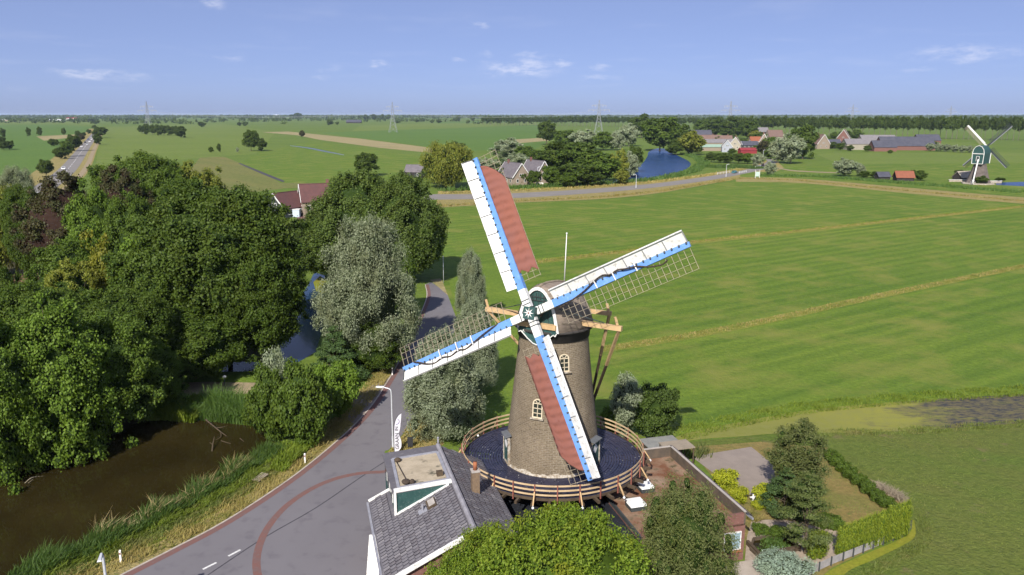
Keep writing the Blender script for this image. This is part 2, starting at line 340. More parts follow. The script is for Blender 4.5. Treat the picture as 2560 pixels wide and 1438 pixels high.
# fields, far ones first
gsheet('field', [(-900, 318), (150, 312), (235, 318), (200, 345), (120, 425), (60, 470), (-900, 470)], .02, m_field_b)
gsheet('field', [(-900, 300), (215, 298), (236, 312), (150, 309), (-900, 312)], .03, m_field_c)
gsheet('field', [(250, 318), (560, 310), (690, 330), (640, 385), (500, 395), (240, 420)], .02, m_field_c)
gsheet('field', [(640, 384), (780, 352), (1000, 385), (1170, 402), (1080, 450), (860, 462), (720, 470), (600, 408)], .02, m_field)
gsheet('field', [(500, 394), (560, 392), (660, 432), (720, 470), (640, 480), (500, 470), (470, 430)], .03, m_olive)
gsheet('field', [(800, 332), (1340, 312), (1380, 345), (1340, 372), (1160, 378), (900, 345)], .02, m_field_b)
gsheet('field', [(900, 314), (1330, 300), (1345, 312), (1100, 322), (880, 328)], .03, m_field_c)
gsheet('field', [(1960, 418), (2560, 395), (3300, 400), (3300, 480), (2560, 458), (2100, 440), (1960, 432)], .02, m_field)
gsheet('field', [(2040, 385), (2420, 380), (2900, 388), (2900, 402), (2100, 412)], .03, m_field_c)
gsheet('hay_strip', [(655, 331), (720, 329), (900, 347), (1110, 374), (1112, 386), (950, 370), (800, 350), (740, 338)], .05, m_hay)
gsheet('hay_strip', [(1270, 350), (1350, 345), (1375, 352), (1300, 358)], .05, m_hay)
gsheet('hay_strip', [(1080, 306), (1200, 303), (1340, 302), (1340, 304.5), (1100, 309)], .05, m_field_b)
gsheet('hay_strip', [(90, 341), (200, 336), (205, 341), (110, 352)], .05, m_hay)
gsheet('hay_strip', [(650, 456), (720, 458), (860, 458), (930, 463), (830, 472), (690, 470)], .05, m_olive)
def band(name, top, bot, z, mat): return sheet(name, smooth_pts(GP(top), 6) + smooth_pts(GP(bot), 6)[::-1], z, mat)
band('ditch', [(725, 364), (770, 369), (812, 377), (860, 387)], [(725, 365), (770, 371.5), (812, 380), (860, 388.5)], .06, watermat('grey_blue_ditch_water', (.07, .095, .12), .3, .1, .5, .2))
band('ditch', [(600, 408), (640, 424), (680, 440), (712, 453)], [(596, 409), (636, 427), (676, 444), (708, 456)], .06, m_tar)
# the large mown field and its two overgrown drains
gsheet('field', [(1090, 522), (1250, 510), (1500, 502), (1640, 487), (1760, 466), (1840, 453), (2000, 455), (2250, 478), (2560, 512), (3400, 610), (3400, 905), (2560, 983), (2300, 1000), (2030, 1024), (1860, 1055), (1690, 1092), (1500, 1110), (1150, 1100), (1190, 1000), (1150, 820), (1105, 700), (1090, 620)], .02, m_field)
band('drain_grass', [(1330, 650), (1560, 624), (1740, 600), (2000, 574), (2300, 541), (2560, 513), (2900, 480)], [(1330, 662), (1560, 636), (1740, 611), (2000, 583), (2300, 549), (2560, 520), (2900, 486)], .03, m_ditchgrass)
band('drain_grass', [(1500, 866), (1700, 835), (1900, 797), (2200, 732), (2560, 659), (3000, 570)], [(1500, 884), (1700, 853), (1900, 814), (2200, 747), (2560, 672), (3000, 582)], .03, m_ditchgrass)
gsheet('field_corner_grass', [(1110, 640), (1150, 660), (1330, 660), (1300, 760), (1280, 1000), (1200, 1090), (1160, 1060), (1240, 960), (1200, 830), (1130, 740)], .03, m_bright)
# dyke road across the middle with dry verges and the reed bank behind
band('dry_verge', [(1095, 478), (1300, 474), (1500, 464), (1640, 452), (1760, 436), (1850, 420), (1905, 405), (1935, 396)], [(1090, 520), (1300, 507), (1500, 498), (1640, 484), (1760, 463), (1850, 446), (1930, 432), (1960, 420)], .04, m_verge)
band('dry_verge', [(1840, 440), (2000, 446), (2250, 468), (2560, 494), (3200, 540)], [(1840, 455), (2000, 458), (2250, 482), (2560, 510), (3200, 560)], .045, m_verge)
band('bank_grass', [(1850, 430), (2000, 432), (2250, 446), (2560, 466), (3200, 500)], [(1850, 443), (2000, 447), (2250, 467), (2560, 492), (3200, 536)], .05, m_field)
band('road', [(1060, 486), (1200, 486), (1320, 482), (1500, 471), (1640, 459), (1760, 443), (1850, 428), (1900, 414), (1918, 404), (1912, 398)], [(1060, 500), (1200, 498), (1320, 494), (1500, 482), (1640, 469), (1760, 453), (1850, 437), (1915, 422), (1940, 408), (1930, 399)], .06, m_asph2)
band('path', [(1940, 418), (1985, 426), (2100, 432)], [(1940, 420), (1985, 428.5), (2100, 434)], .06, m_sand)
band('canal', [(1520, 462), (1560, 440), (1600, 415), (1618, 392), (1622, 380), (1640, 372), (1662, 372)], [(1540, 464), (1600, 456), (1660, 444), (1712, 425), (1726, 408), (1700, 392), (1664, 376)], .05, m_canal)
gsheet('water', [(2490, 457), (2560, 455), (2800, 458), (2800, 470), (2560, 466), (2490, 463)], .06, m_canal)
# main road on the far left
ctr = [G(60, 505), G(165, 428), G(206, 376), G(231, 343), G(240, 330), G(243, 322)]
hw = smooth_pts(ctr, 6)
strip('dry_verge', hw, -15, 11, .05, m_verge)
strip('road', hw, -4.6, 4.6, .08, m_asph2)
strip('cycle_path', hw, 7.2, 10.0, .08, m_sand)
hb = MB()
for i in range(0, len(hw) - 1):
    a, b = hw[i], hw[i + 1]; L_ = (b - a).length; n = max(1, int(L_ / 14))
    for k in range(n):
        p = a.lerp(b, (k + .1) / n); q = a.lerp(b, (k + .5) / n); t = (q - p).normalized(); s_ = Vector((t.y, -t.x, 0)) * .22
        hb.add([(*((p - s_).xy), .10), (*((p + s_).xy), .10), (*((q + s_).xy), .10), (*((q - s_).xy), .10)], [(0, 1, 2, 3)])
kind(hb.build('road_centre_line', m_paint), 'structure')
# near road, forecourt and their red paved lines
outer = [(-900, 2300), (-260, 1760), (150, 1520), (300, 1438), (430, 1372), (560, 1303), (700, 1213), (800, 1137), (880, 1066), (930, 1010), (966, 955), (988, 918), (1006, 880), (1030, 830), (1052, 780), (1066, 740), (1062, 712)]
OUT = smooth_pts(GP(outer), 8)
inner = GP([(1078, 705), (1118, 735), (1148, 765), (1150, 800), (1110, 880), (1072, 960), (1060, 1010), (1046, 1040), (1014, 1078), (975, 1122), (962, 1142), (1000, 1300), (1060, 1520), (1150, 2300)])
sheet('road', OUT + smooth_pts(inner, 5), .012, m_asph)
strip('red_edge_line', OUT, .18, .72, .017, m_red)
strip('kerb', OUT, .02, .17, -.02, m_kerb, 'structure', .05)
arc = smooth_pts(GP([(962, 1180), (900, 1184), (840, 1197), (780, 1222), (720, 1262), (676, 1310), (650, 1360), (641, 1410), (652, 1460), (690, 1520)]), 8)
strip('red_arc_line', arc, -.27, .27, .017, m_red)
strip('tar_joint', smooth_pts(GP([(1003, 1128), (900, 1195), (790, 1270), (660, 1345), (520, 1438), (470, 1470)]), 4), -.055, .055, .0165, m_tar)
for a, b in (((507, 1424), (541, 1407)), ((571, 1391), (601, 1375)), ((632, 1358), (655, 1346))):
    if a[0] == 632: continue
    p, q = G(*a), G(*b); strip('lane_dash', [p, q], -.09, .09, .0175, m_paint)
band('dry_verge', outer_v := [(-1100, 2300), (80, 1500), (250, 1415), (420, 1345), (550, 1277), (690, 1190), (770, 1120), (850, 1040), (905, 985), (935, 945), (965, 905), (985, 870)], [(-900, 2300), (150, 1520), (300, 1438), (430, 1372), (560, 1303), (700, 1213), (800, 1137), (880, 1066), (930, 1010), (966, 955), (988, 918), (1006, 880)], .008, m_verge)
gsheet('paved_entry', [(888, 985), (940, 960), (972, 945), (950, 985), (915, 1030), (885, 1060), (868, 1050)], .011, pm('grey_pavers', (.27, .22, .19), (.22, .18, .155), 2, .9, .15, .3))
gsheet('dry_verge', [(1075, 700), (1100, 696), (1160, 742), (1165, 775), (1146, 762), (1112, 732)], .014, m_hay)
gsheet('dry_verge', [(1016, 1080), (1048, 1040), (1064, 1012), (1090, 1060), (1110, 1110), (1060, 1150), (970, 1158), (960, 1142)], .016, m_verge)
# waters on the left
band('pond', [(-500, 1330), (-200, 1240), (0, 1190), (200, 1120), (330, 1062), (400, 1040), (470, 1038), (560, 1052), (640, 1056), (690, 1075)], [(-500, 1900), (-100, 1560), (60, 1445), (180, 1385), (260, 1340), (420, 1278), (540, 1215), (620, 1160), (690, 1120), (710, 1095)], .006, m_pond)
gsheet('bank_grass', [(60, 1445), (180, 1385), (260, 1340), (420, 1278), (540, 1215), (620, 1160), (690, 1120), (790, 1100), (770, 1120), (690, 1190), (550, 1277), (420, 1345), (250, 1415), (80, 1500), (-50, 1560)], .007, m_ditchgrass)
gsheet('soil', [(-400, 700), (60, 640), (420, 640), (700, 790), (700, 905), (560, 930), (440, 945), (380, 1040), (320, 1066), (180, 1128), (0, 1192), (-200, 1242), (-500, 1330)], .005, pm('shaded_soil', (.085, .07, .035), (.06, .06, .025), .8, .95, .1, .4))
gsheet('sandy_path', [(430, 958), (520, 955), (690, 958), (690, 985), (520, 985), (420, 990)], .010, m_sand)
gsheet('grass_strip', [(470, 935), (560, 930), (700, 928), (700, 957), (520, 954), (450, 957)], .009, m_bright)
gsheet('dark_water', [(560, 905), (640, 905), (720, 900), (720, 927), (600, 929), (540, 930)], .008, m_pond)
gsheet('canal', [(690, 890), (705, 800), (770, 715), (786, 680), (812, 690), (812, 800), (790, 880), (735, 912)], .012, watermat('dark_blue_water', (.010, .030, .065), .12, .15, .8, .3))
gsheet('duckweed_patch', [(783, 706), (800, 690), (815, 700), (812, 735), (790, 728)], .02, m_duck2)
gsheet('soil', [(28, 690), (60, 668), (105, 672), (118, 690), (90, 705), (30, 706)], .012, m_soil)
# right: duckweed ditch, rough pasture, garden floor
band('ditch', [(1690, 1092), (1760, 1072), (1860, 1052), (2030, 1024), (2300, 1000), (2560, 984), (3400, 930)], [(1690, 1108), (1760, 1098), (1860, 1091), (1960, 1084), (2240, 1079), (2560, 1058), (3400, 1000)], .022, m_duck)
band('bank_grass', [(1690, 1082), (1860, 1042), (2030, 1012), (2300, 988), (2560, 972), (3400, 915)], [(1690, 1093), (1760, 1073), (2030, 1025), (2300, 1001), (2560, 985), (3400, 931)], .024, m_bright)
gsheet('pasture', [(1700, 1107), (1960, 1083), (2240, 1078), (2560, 1057), (3400, 1000), (3400, 1900), (1950, 1900), (2030, 1450), (2290, 1330), (2270, 1270), (2060, 1120), (1900, 1112), (1720, 1130)], .014, m_rough)
m_tiles = pm('terrace_concrete', (.265, .220, .185), (.235, .195, .165), .9, .9, .2, .15)
gsheet('garden_lawn', [(1720, 1118), (1900, 1105), (2070, 1120), (2280, 1275), (2268, 1332), (2080, 1420), (1960, 1520), (1800, 1520), (1862, 1405), (1860, 1290)], .018, m_drylawn)
gsheet('terrace', [(1728, 1142), (1878, 1118), (1945, 1172), (1952, 1226), (1862, 1240), (1800, 1196)], .030, m_tiles)
m_gravel = pm('garden_gravel', (.37, .30, .235), (.30, .245, .19), 3, .95, .1, .5, c3=(.22, .18, .14), scale3=2)
gsheet('gravel_path', [(1800, 1520), (1862, 1404), (1868, 1340), (1880, 1300), (1960, 1300), (2060, 1322), (2100, 1330), (2085, 1385), (2110, 1395), (2040, 1425), (1990, 1450), (1960, 1520)], .026, m_gravel)
gsheet('paved_path', [(1780, 1520), (1800, 1412), (1866, 1403), (1880, 1400), (1905, 1420), (1930, 1520)], .034, pm('pale_pavers', (.40, .345, .29), (.35, .30, .25), 1.5, .9, .15, .2))
band('ditch', [(1985, 1520), (2060, 1438), (2150, 1392), (2240, 1354), (2276, 1330), (2278, 1300)], [(2080, 1520), (2110, 1438), (2180, 1402), (2250, 1368), (2287, 1342), (2286, 1302)], .03, m_duck2)
# ================================================================ the tower mill
def brickmat(name, c1, c2, cm, scale=1.0, bw=.22, bh=.075, mortar=.012, weather=(.30, .25, .17)):
    m, nt, b = newmat(name); b.inputs['Roughness'].default_value = .92; b.inputs['Specular IOR Level'].default_value = .15
    uv = nt.nodes.new('ShaderNodeUVMap'); br = nt.nodes.new('ShaderNodeTexBrick')
    br.inputs['Color1'].default_value = c4(c1); br.inputs['Color2'].default_value = c4(c2); br.inputs['Mortar'].default_value = c4(cm)
    br.inputs['Scale'].default_value = scale; br.inputs['Brick Width'].default_value = bw; br.inputs['Row Height'].default_value = bh; br.inputs['Mortar Size'].default_value = mortar; br.inputs['Bias'].default_value = .0
    nt.links.new(uv.outputs[0], br.inputs[0])
    col = mixc(nt, rmp(nt, nz(nt, 3.4, 8, .8), .40, .66), br.outputs[0], mixc(nt, rmp(nt, nz(nt, 9, 4, .7), .4, .6), tuple(x * .55 for x in c1), weather))
    col = mixc(nt, rmp(nt, nz(nt, .5, 4, .6, (1, 1, .5)), .36, .7), mixc(nt, 1.0, col, (.70, .68, .66), 'MULTIPLY'), col)
    nt.links.new(col, b.inputs['Base Color'])
    mx = nt.nodes.new('ShaderNodeMath'); mx.operation = 'MULTIPLY_ADD'; mx.inputs[1].default_value = -.6; nt.links.new(br.outputs['Fac'], mx.inputs[0]); nt.links.new(nz(nt, 14, 4, .7), mx.inputs[2])
    bumpit(nt, b, mx.outputs[0], .7, .03); MATS[name] = m; return m
m_towerbrick = brickmat('weathered_tower_brick', (.245, .190, .130), (.142, .108, .074), (.30, .26, .20), bw=.36, bh=.13, mortar=.022)
m_lime = pm('flaking_limewash', (.46, .42, .36), (.25, .20, .14), 3.5, .9, .15, .5, rng=(.42, .58))
m_thatch = pm('thatch', (.30, .245, .195), (.225, .18, .145), 2.2, .95, .1, .8, .06, sc=(1, 1, 4), c3=(.12, .10, .075), scale3=1.2)
m_thatch_d = pm('dark_thatch_band', (.045, .042, .040), (.06, .055, .05), 3, .95, .1, .5)
m_teal = pm('teal_green_paint', (.028, .080, .072), (.022, .062, .058), 2.5, .55, .4, c3=(.07, .12, .11), scale3=9)
m_white = pm('white_paint', (.78, .77, .74), (.66, .65, .62), 1.6, .6, .3, c3=(.46, .44, .40), scale3=4)
m_blue = pm('sky_blue_paint', (.125, .275, .610), (.105, .240, .55), 1.2, .5, .4, c3=(.17, .32, .64), scale3=4)
m_cream = pm('cream_paint', (.62, .53, .38), (.52, .44, .31), 3, .6, .35)
m_timber = pm('new_pale_timber', (.56, .385, .205), (.46, .31, .16), 2.2, .75, .25, .25, .01, sc=(1, 1, 1))
m_timber2 = pm('rail_timber', (.56, .42, .255), (.47, .345, .20), 1.3, .75, .25, .2, .01, c3=(.42, .30, .17), scale3=5)
m_post = pm('red_brown_post_paint', (.27, .095, .070), (.22, .08, .06), 3, .7, .3)
m_darkwood = pm('dark_oak', (.095, .07, .045), (.07, .05, .034), 3, .85, .2, .3)
m_lath = pm('weathered_lath_wood', (.34, .29, .21), (.27, .23, .165), 5, .85, .2)
m_deck = pm('tarred_deck_boards', (.018, .020, .042), (.030, .030, .056), .9, .42, .5, .4, .01, c3=(.05, .05, .07), scale3=5)
m_iron = pm('dark_iron', (.035, .045, .045), (.05, .06, .06), 5, .5, .5)
m_glass = pm('dark_window_glass', (.020, .024, .022), (.035, .04, .035), 3, .12, .5)
m_rope = pm('dark_rope', (.075, .055, .045), (.05, .04, .03), 9, .9, .1)
m_lampw = pm('white_lamp_glass', (.82, .82, .80), (.75, .75, .74), 3, .3, .5)
def clothmat():
    m, nt, b = newmat('brown_red_sailcloth'); b.inputs['Roughness'].default_value = .85; b.inputs['Specular IOR Level'].default_value = .15
    col = mixc(nt, rmp(nt, nz(nt, .7, 5, .6), .35, .68), (.235, .090, .064), (.215, .092, .076)); col = mixc(nt, rmp(nt, nz(nt, 4, 4, .6), .58, .75), col, (.18, .066, .048)); nt.links.new(col, b.inputs['Base Color'])
    MATS['cloth'] = m; return m
m_cloth = clothmat()
PSI = .5068; TAU = .1956; TH0 = 2.0633
U = Vector((math.cos(PSI), -math.sin(PSI), 0)); NH = Vector((-math.sin(PSI), -math.cos(PSI), 0))
NN = (NH * math.cos(TAU) + Vector((0, 0, math.sin(TAU)))).normalized(); VV = NN.cross(U)
if VV.z < 0: VV = -VV
HUB = Vector((1.36, 52.187, 16.47)); AX = Vector((3.10, 55.27, 0))
mill = thing('windmill', 'tall brick tower mill with blue and white sails and railed stage', 'windmill', AX)
DECK = 4.25
# tower body with brick-sized uv
def tower():
    n = 96; prof = [(4.05, 0.0), (3.66, DECK), (3.60, 4.9), (3.38, 6.8), (3.14, 8.8), (2.90, 10.8), (2.68, 12.8), (2.56, 14.2), (2.54, 14.9)]
    b = MB(); b.lathe(prof, AX, n); o = b.build('tower', m_towerbrick, mill, True); me = o.data
    uv = me.uv_layers.new(name='UVMap'); 
    for p in me.polygons:
        k, i = divmod(p.index, n)
        for li, (dk, di) in zip(p.loop_indices, ((0, 0), (0, 1), (1, 1), (1, 0))):
            uv.data[li].uv = ((i + di) / n * 19.8, prof[k + dk][1])
    return o
tow = tower()
def trad(z): 
    pr = [(4.05, 0.0), (3.66, DECK), (3.60, 4.9), (3.38, 6.8), (3.14, 8.8), (2.90, 10.8), (2.68, 12.8), (2.56, 14.2), (2.54, 14.9)]
    for (r0, z0), (r1, z1) in zip(pr, pr[1:]):
        if z <= z1: return r0 + (r1 - r0) * (z - z0) / (z1 - z0)
    return 2.54
# uneven limewashed foot: short curved patches of plaster
pb = MB(); rnd = random.Random(3)
n = 240
for i in range(n):
    a0, a1 = 2 * math.pi * i / n, 2 * math.pi * (i + 1) / n; h0 = .10 + .08 * rnd.random() + .09 * abs(math.sin(i * .13) + math.sin(i * .37 + 1)); r = trad(DECK) + .012
    f = lambda a, z, k: (AX.x + (r + k - .09 * (z - DECK)) * math.cos(a), AX.y + (r + k - .09 * (z - DECK)) * math.sin(a), z)
    pb.add([f(a0, DECK, .06), f(a1, DECK, .06), f(a1, DECK + h0, .0), f(a0, DECK + h0, .0), f(a0, DECK + h0, -.05), f(a1, DECK + h0, -.05)], [(0, 1, 2, 3), (3, 2, 5, 4)])
pb.build('limewash_foot', m_lime, mill)
kb = MB(); kb.lathe([(2.50, 14.05), (2.66, 14.1), (2.72, 14.75), (2.95, 14.8), (2.95, 14.95), (2.3, 15.0)], AX, 64); kb.build('cap_ring', m_thatch_d, mill, True)
def on_tower(px, py):
    best = None
    for k in range(720):
        a = math.pi + k * math.pi / 720
        for _ in range(1):
            z = 10.
            for it in range(5):
                r = trad(z); p = Vector((AX.x + r * math.cos(a), AX.y + r * math.sin(a), 0)); z = ZP(py, p.y)
            q = PX((p.x, p.y, z)); e = abs(q[0] - px)
            if best is None or e < best[0]: best = (e, a, z, r)
    return best[1:]
def arch(w, h, n=8):             # outline of an arched opening, centred at its foot
    hs = h - w / 2 * .9
    return [(-w / 2, 0), (w / 2, 0), (w / 2, hs)] + [(w / 2 * math.cos(math.pi * i / n), hs + w / 2 * .9 * math.sin(math.pi * i / n)) for i in range(1, n)] + [(-w / 2, hs)]
def mill_window(px, py, w, h):
    a, z, r = on_tower(px, py); out = Vector((math.cos(a), math.sin(a), 0)); X = Vector((-out.y, out.x, 0)); lean = Vector((-out.x * .115, -out.y * .115, 1)).normalized()
    c = Vector((AX.x, AX.y, z)) + out * (r + .02) - lean * (h / 2); nrm = X.cross(lean)
    P = lambda x, y, d: c + X * x + lean * y + nrm * d
    b = MB(); A = arch(w, h); B = arch(w - .16, h - .16); n = len(A)
    for i in range(n):
        j = (i + 1) % n; b.hexa([P(*A[i], -.08), P(*A[j], -.08), P(B[j][0], B[j][1] + .08, -.08), P(B[i][0], B[i][1] + .08, -.08)], [P(*A[i], .07), P(*A[j], .07), P(B[j][0], B[j][1] + .08, .07), P(B[i][0], B[i][1] + .08, .07)])
    win = b.build('window', m_cream, mill)
    g = MB(); Q = arch(w - .12, h - .12); g.add([P(x, y + .06, .0) for x, y in Q], [tuple(range(len(Q)))]); g.build('pane', m_glass, win)
    s = MB(); hs = (h - w / 2 * .9)
    s.beam(P(0, .06, .035), P(0, hs, .035), .045, .05, nrm)
    for k in (1, 2): s.beam(P(-w / 2 + .06, hs * k / 3, .035), P(w / 2 - .06, hs * k / 3, .035), .045, .05, nrm)
    s.beam(P(-w / 2 + .06, hs, .035), P(w / 2 - .06, hs, .035), .06, .05, nrm)
    s.beam(P(0, hs, .035), P(-w * .24, h - .14, .035), .04, .05, nrm); s.beam(P(0, hs, .035), P(w * .24, h - .14, .035), .04, .05, nrm)
    s.build('muntins', m_cream, win)
    t = MB(); t.box(P(0, -.05, .06), (w + .22, .10, .22), (X, lean, nrm)); t.build('sill', m_lime, win)
mill_window(1410, 907, .74, 1.30); mill_window(1345, 1021, .78, 1.42)
def stage_door(a, name='door'):
    out = Vector((math.cos(a), math.sin(a), 0)); X = Vector((-out.y, out.x, 0)); c = Vector((AX.x, AX.y, DECK)) + out * (trad(DECK + 1) + .06); Z = Vector((0, 0, 1))
    b = MB(); b.box(c + Z * 1.0, (1.15, .12, 2.0), (X, out, Z)); d = b.build('door', m_teal, mill)
    f = MB()
    for s in (-1, 1): f.box(c + X * s * .62 + Z * 1.02 + out * .02, (.10, .2, 2.06), (X, out, Z))
    f.box(c + Z * 2.09 + out * .02, (1.34, .2, .10), (X, out, Z)); f.build('frame', m_lime, d)
    w = MB(); w.add([c + out * .065 + Z * 1.55 + X * .38, c + out * .065 + Z * 1.95, c + out * .065 + Z * 1.55 - X * .38, c + out * .065 + Z * 1.15], [(0, 1, 2, 3)])
    w.build('white_diamond', m_white, d)
    h = MB(); p = c + Z * 2.28
    h.hexa([p - X * .62 - out * .2, p + X * .62 - out * .2, p + X * .62 + out * .30 - Z * .10, p - X * .62 + out * .30 - Z * .10], [p - X * .62 - out * .2 + Z * .06, p + X * .62 - out * .2 + Z * .06, p + X * .62 + out * .30 - Z * .04, p - X * .62 + out * .30 - Z * .04])
    h.build('hood', pm('grey_lead_sheet', (.13, .135, .14), (.10, .105, .11), 4, .6, .4), d)
stage_door(R(196)); stage_door(R(-33))
# stage: tarred boards in rings, joists, struts, railing
RO = 6.82
db = MB(); rings = 15; r0 = 3.72; wd = (RO - r0) / rings
for k in range(rings):
    seg = 24; ph = random.random()
    for i in range(seg):
        a0 = 2 * math.pi * (i + ph) / seg + .004; a1 = 2 * math.pi * (i + 1 + ph) / seg - .004; dz = random.uniform(-.02, .02)
        rr = [r0 + k * wd + .018, r0 + (k + 1) * wd - .018]; t = DECK + dz; nn = 2
        for q in range(nn):
            b0 = a0 + (a1 - a0) * q / nn; b1 = a0 + (a1 - a0) * (q + 1) / nn
            f = lambda r, a, z: (AX.x + r * math.cos(a), AX.y + r * math.sin(a), z)
            db.add([f(rr[0], b0, t), f(rr[1], b0, t), f(rr[1], b1, t), f(rr[0], b1, t), f(rr[0], b0, t - .06), f(rr[1], b0, t - .06), f(rr[1], b1, t - .06), f(rr[0], b1, t - .06)], [(0, 1, 2, 3), (7, 6, 5, 4), (1, 5, 6, 2), (0, 3, 7, 4)])
kind(db.build('deck_boards', m_deck, mill), 'stuff')
sp = MB(); rnd = random.Random(11)
for _ in range(110):
    a = rnd.uniform(0, 6.283); r = rnd.uniform(3.9, 6.7); s = rnd.uniform(.012, .035); x, y = AX.x + r * math.cos(a), AX.y + r * math.sin(a)
    sp.add([(x - s, y - s * .6, DECK + .016), (x + s, y - s * .4, DECK + .016), (x + s * .7, y + s, DECK + .016), (x - s * .8, y + s * .7, DECK + .016)], [(0, 1, 2, 3)])
kind(sp.build('bird_droppings', m_white, mill), 'stuff')
rim = MB(); rim.lathe([(RO, DECK - .16), (RO + .05, DECK - .16), (RO + .05, DECK + .03), (RO, DECK + .03)], AX, 96); rim.build('deck_rim', m_darkwood, mill)
NJ = 40
jm = MB(); jm.box((5.55, 0, 0), (3.9, .17, .20)); jme = jm.build('joist', m_darkwood); jmesh = jme.data; bpy.data.objects.remove(jme)
for i in range(NJ):
    a = 2 * math.pi * (i + .5) / NJ; inst('joist', jmesh, mill, (AX.x, AX.y, DECK - .19), (0, 0, a))
sb = MB(); sb.beam((3.9, 0, -2.3), (6.3, 0, -.35), .13, .13); ob = sb.build('strut', m_darkwood); sme = ob.data; bpy.data.objects.remove(ob)
for i in range(0, NJ, 2):
    a = 2 * math.pi * (i + .5) / NJ; inst('strut', sme, mill, (AX.x, AX.y, DECK), (0, 0, a))
NP = 28; RR = RO + .10; RH = 1.04
pb = MB(); pb.box((RR + .045, 0, RH / 2 - .12), (.075, .075, RH + .28)); o = pb.build('rail_post', m_post); pme = o.data; bpy.data.objects.remove(o)
bb = MB(); bb.beam((RR + .12, 0, .55), (RR + .62, 0, -.22), .08, .08); o = bb.build('rail_brace', m_timber); bme = o.data; bpy.data.objects.remove(o)
lb = MB(); lb.ball((RR + .66, 0, -.36), .095, 10, 7); lb.tube((RR + .64, 0, -.28), (RR + .64, 0, -.18), .02); o = lb.build('stage_lamp', m_lampw, None, True); lme = o.data; bpy.data.objects.remove(o)
rb = MB(); da = 2 * math.pi / NP; nn = 4
for q in range(nn):
    b0 = da * q / nn; b1 = da * (q + 1) / nn; f = lambda r, a, z: (r * math.cos(a), r * math.sin(a), z)
    rb.hexa([f(RR - .035, b0, -.06), f(RR + .0, b0, -.06), f(RR + .0, b1, -.06), f(RR - .035, b1, -.06)], [f(RR - .035, b0, .06), f(RR + .0, b0, .06), f(RR + .0, b1, .06), f(RR - .035, b1, .06)])
o = rb.build('rail_board', m_timber2); rme = o.data; bpy.data.objects.remove(o)
for i in range(NP):
    a = da * i
    inst('rail_post', pme, mill, (AX.x, AX.y, DECK), (0, 0, a))
    if i % 2 == 0: inst('rail_brace', bme, mill, (AX.x, AX.y, DECK), (0, 0, a))
    if i % 2 == 0 or i % 5 == 1: inst('stage_lamp', lme, mill, (AX.x, AX.y, DECK), (0, 0, a))
    for k, z in enumerate((.30, .64, .98)):
        inst('rail_board', rme, mill, (AX.x, AX.y, DECK + z + random.uniform(-.012, .012)), (0, 0, a))
# cap: thatched boat shape along the sail axis
ZC = 14.95
def cap_sec(s, w, h, foot=0., n=14):
    c = Vector((AX.x, AX.y, ZC)) + NH * s; P = []
    for i in range(n + 1):
        t = -1 + 2 * i / n; x = w * t; z = foot + (h - foot) * (1 - abs(t) ** 2.1) ** .72
        P.append(c + U * x + Vector((0, 0, z)))
    return P
secs = [(2.55, 1.62, 3.12), (2.0, 2.05, 3.22), (1.2, 2.55, 3.22), (.3, 2.82, 3.12), (-.7, 2.80, 2.98), (-1.6, 2.50, 2.75), (-2.3, 1.95, 2.35), (-2.8, 1.25, 1.75), (-3.1, .5, .9)]
cb = MB(); n = 15; vs = []
for s, w, h in secs: vs += cap_sec(s, w, h)
cb.add(vs, [(k * n + i, k * n + i + 1, (k + 1) * n + i + 1, (k + 1) * n + i) for k in range(len(secs) - 1) for i in range(n - 1)])
capo = cb.build('cap', m_thatch, mill, True)
md = capo.modifiers.new('thickness', 'SOLIDIFY'); md.thickness = .16; md.offset = -1
rd = MB(); rd.path([Vector((AX.x, AX.y, ZC + h + .03)) + NH * s for s, w, h in secs[:7]], .09, 6); rd.build('ridge_cover', pm('grey_ridge', (.33, .27, .20), (.26, .21, .15), 3, .9, .1), capo)
# green front with white verge boards, lattice window and beard
fr = cap_sec(2.50, 1.58, 3.06); fb = MB(); fb.add(fr, [tuple(range(len(fr)))]); front = fb.build('front_boarding', m_teal, mill)
fx = lambda x, z, d=0.: Vector((AX.x, AX.y, ZC + z)) + NH * (2.52 + d) + U * x
bt = MB()
for k in range(7):
    x = -1.2 + .4 * k; hh = 3.0 * (1 - (abs(x) / 1.6) ** 2.1) ** .72
    bt.beam(fx(x, .05, .01), fx(x, hh - .05, .01), .02, .03, NH)
bt.build('board_joints', m_iron, front)
vb = MB(); A = cap_sec(2.60, 1.68, 3.18); B = cap_sec(2.60, 1.44, 2.96)
for i in range(len(A) - 1):
    d = NH * .07; vb.hexa([A[i], A[i + 1], B[i + 1], B[i]], [A[i] + d, A[i + 1] + d, B[i + 1] + d, B[i] + d])
vb.build('verge_board', m_white, mill)
lw = MB()
for x in (-.5, -.17, .17, .5): lw.beam(fx(x, 2.2, .05), fx(x, 2.72 if abs(x) < .3 else 2.55, .05), .05, .05, NH)
for z in (2.2, 2.45): lw.beam(fx(-.6, z, .05), fx(.6, z, .05), .05, .05, NH)
lw.build('lattice_window', m_iron, front)
bd = MB(); prof = [(-1.55, .0), (-1.45, -.22), (-1.30, -.12), (-1.15, -.25), (-.75, -.62), (-.3, -.95), (0, -1.02), (.3, -.95), (.75, -.62), (1.15, -.25), (1.30, -.12), (1.45, -.22), (1.55, .0), (1.4, .22), (-1.4, .22)]
q0 = [fx(x, z, .12) for x, z in prof]; q1 = [fx(x, z, .20) for x, z in prof]; n = len(prof)
bd.add(q0 + q1, [tuple(range(n)), tuple(range(2 * n - 1, n - 1, -1))] + [(i, (i + 1) % n, n + (i + 1) % n, n + i) for i in range(n)])
beard = bd.build('beard', m_teal, mill)
be = MB()
for i in range(12): be.beam(fx(*prof[i], .22), fx(*prof[i + 1], .22), .06, .075, NH)
be.build('scalloped_edge', m_white, beard)
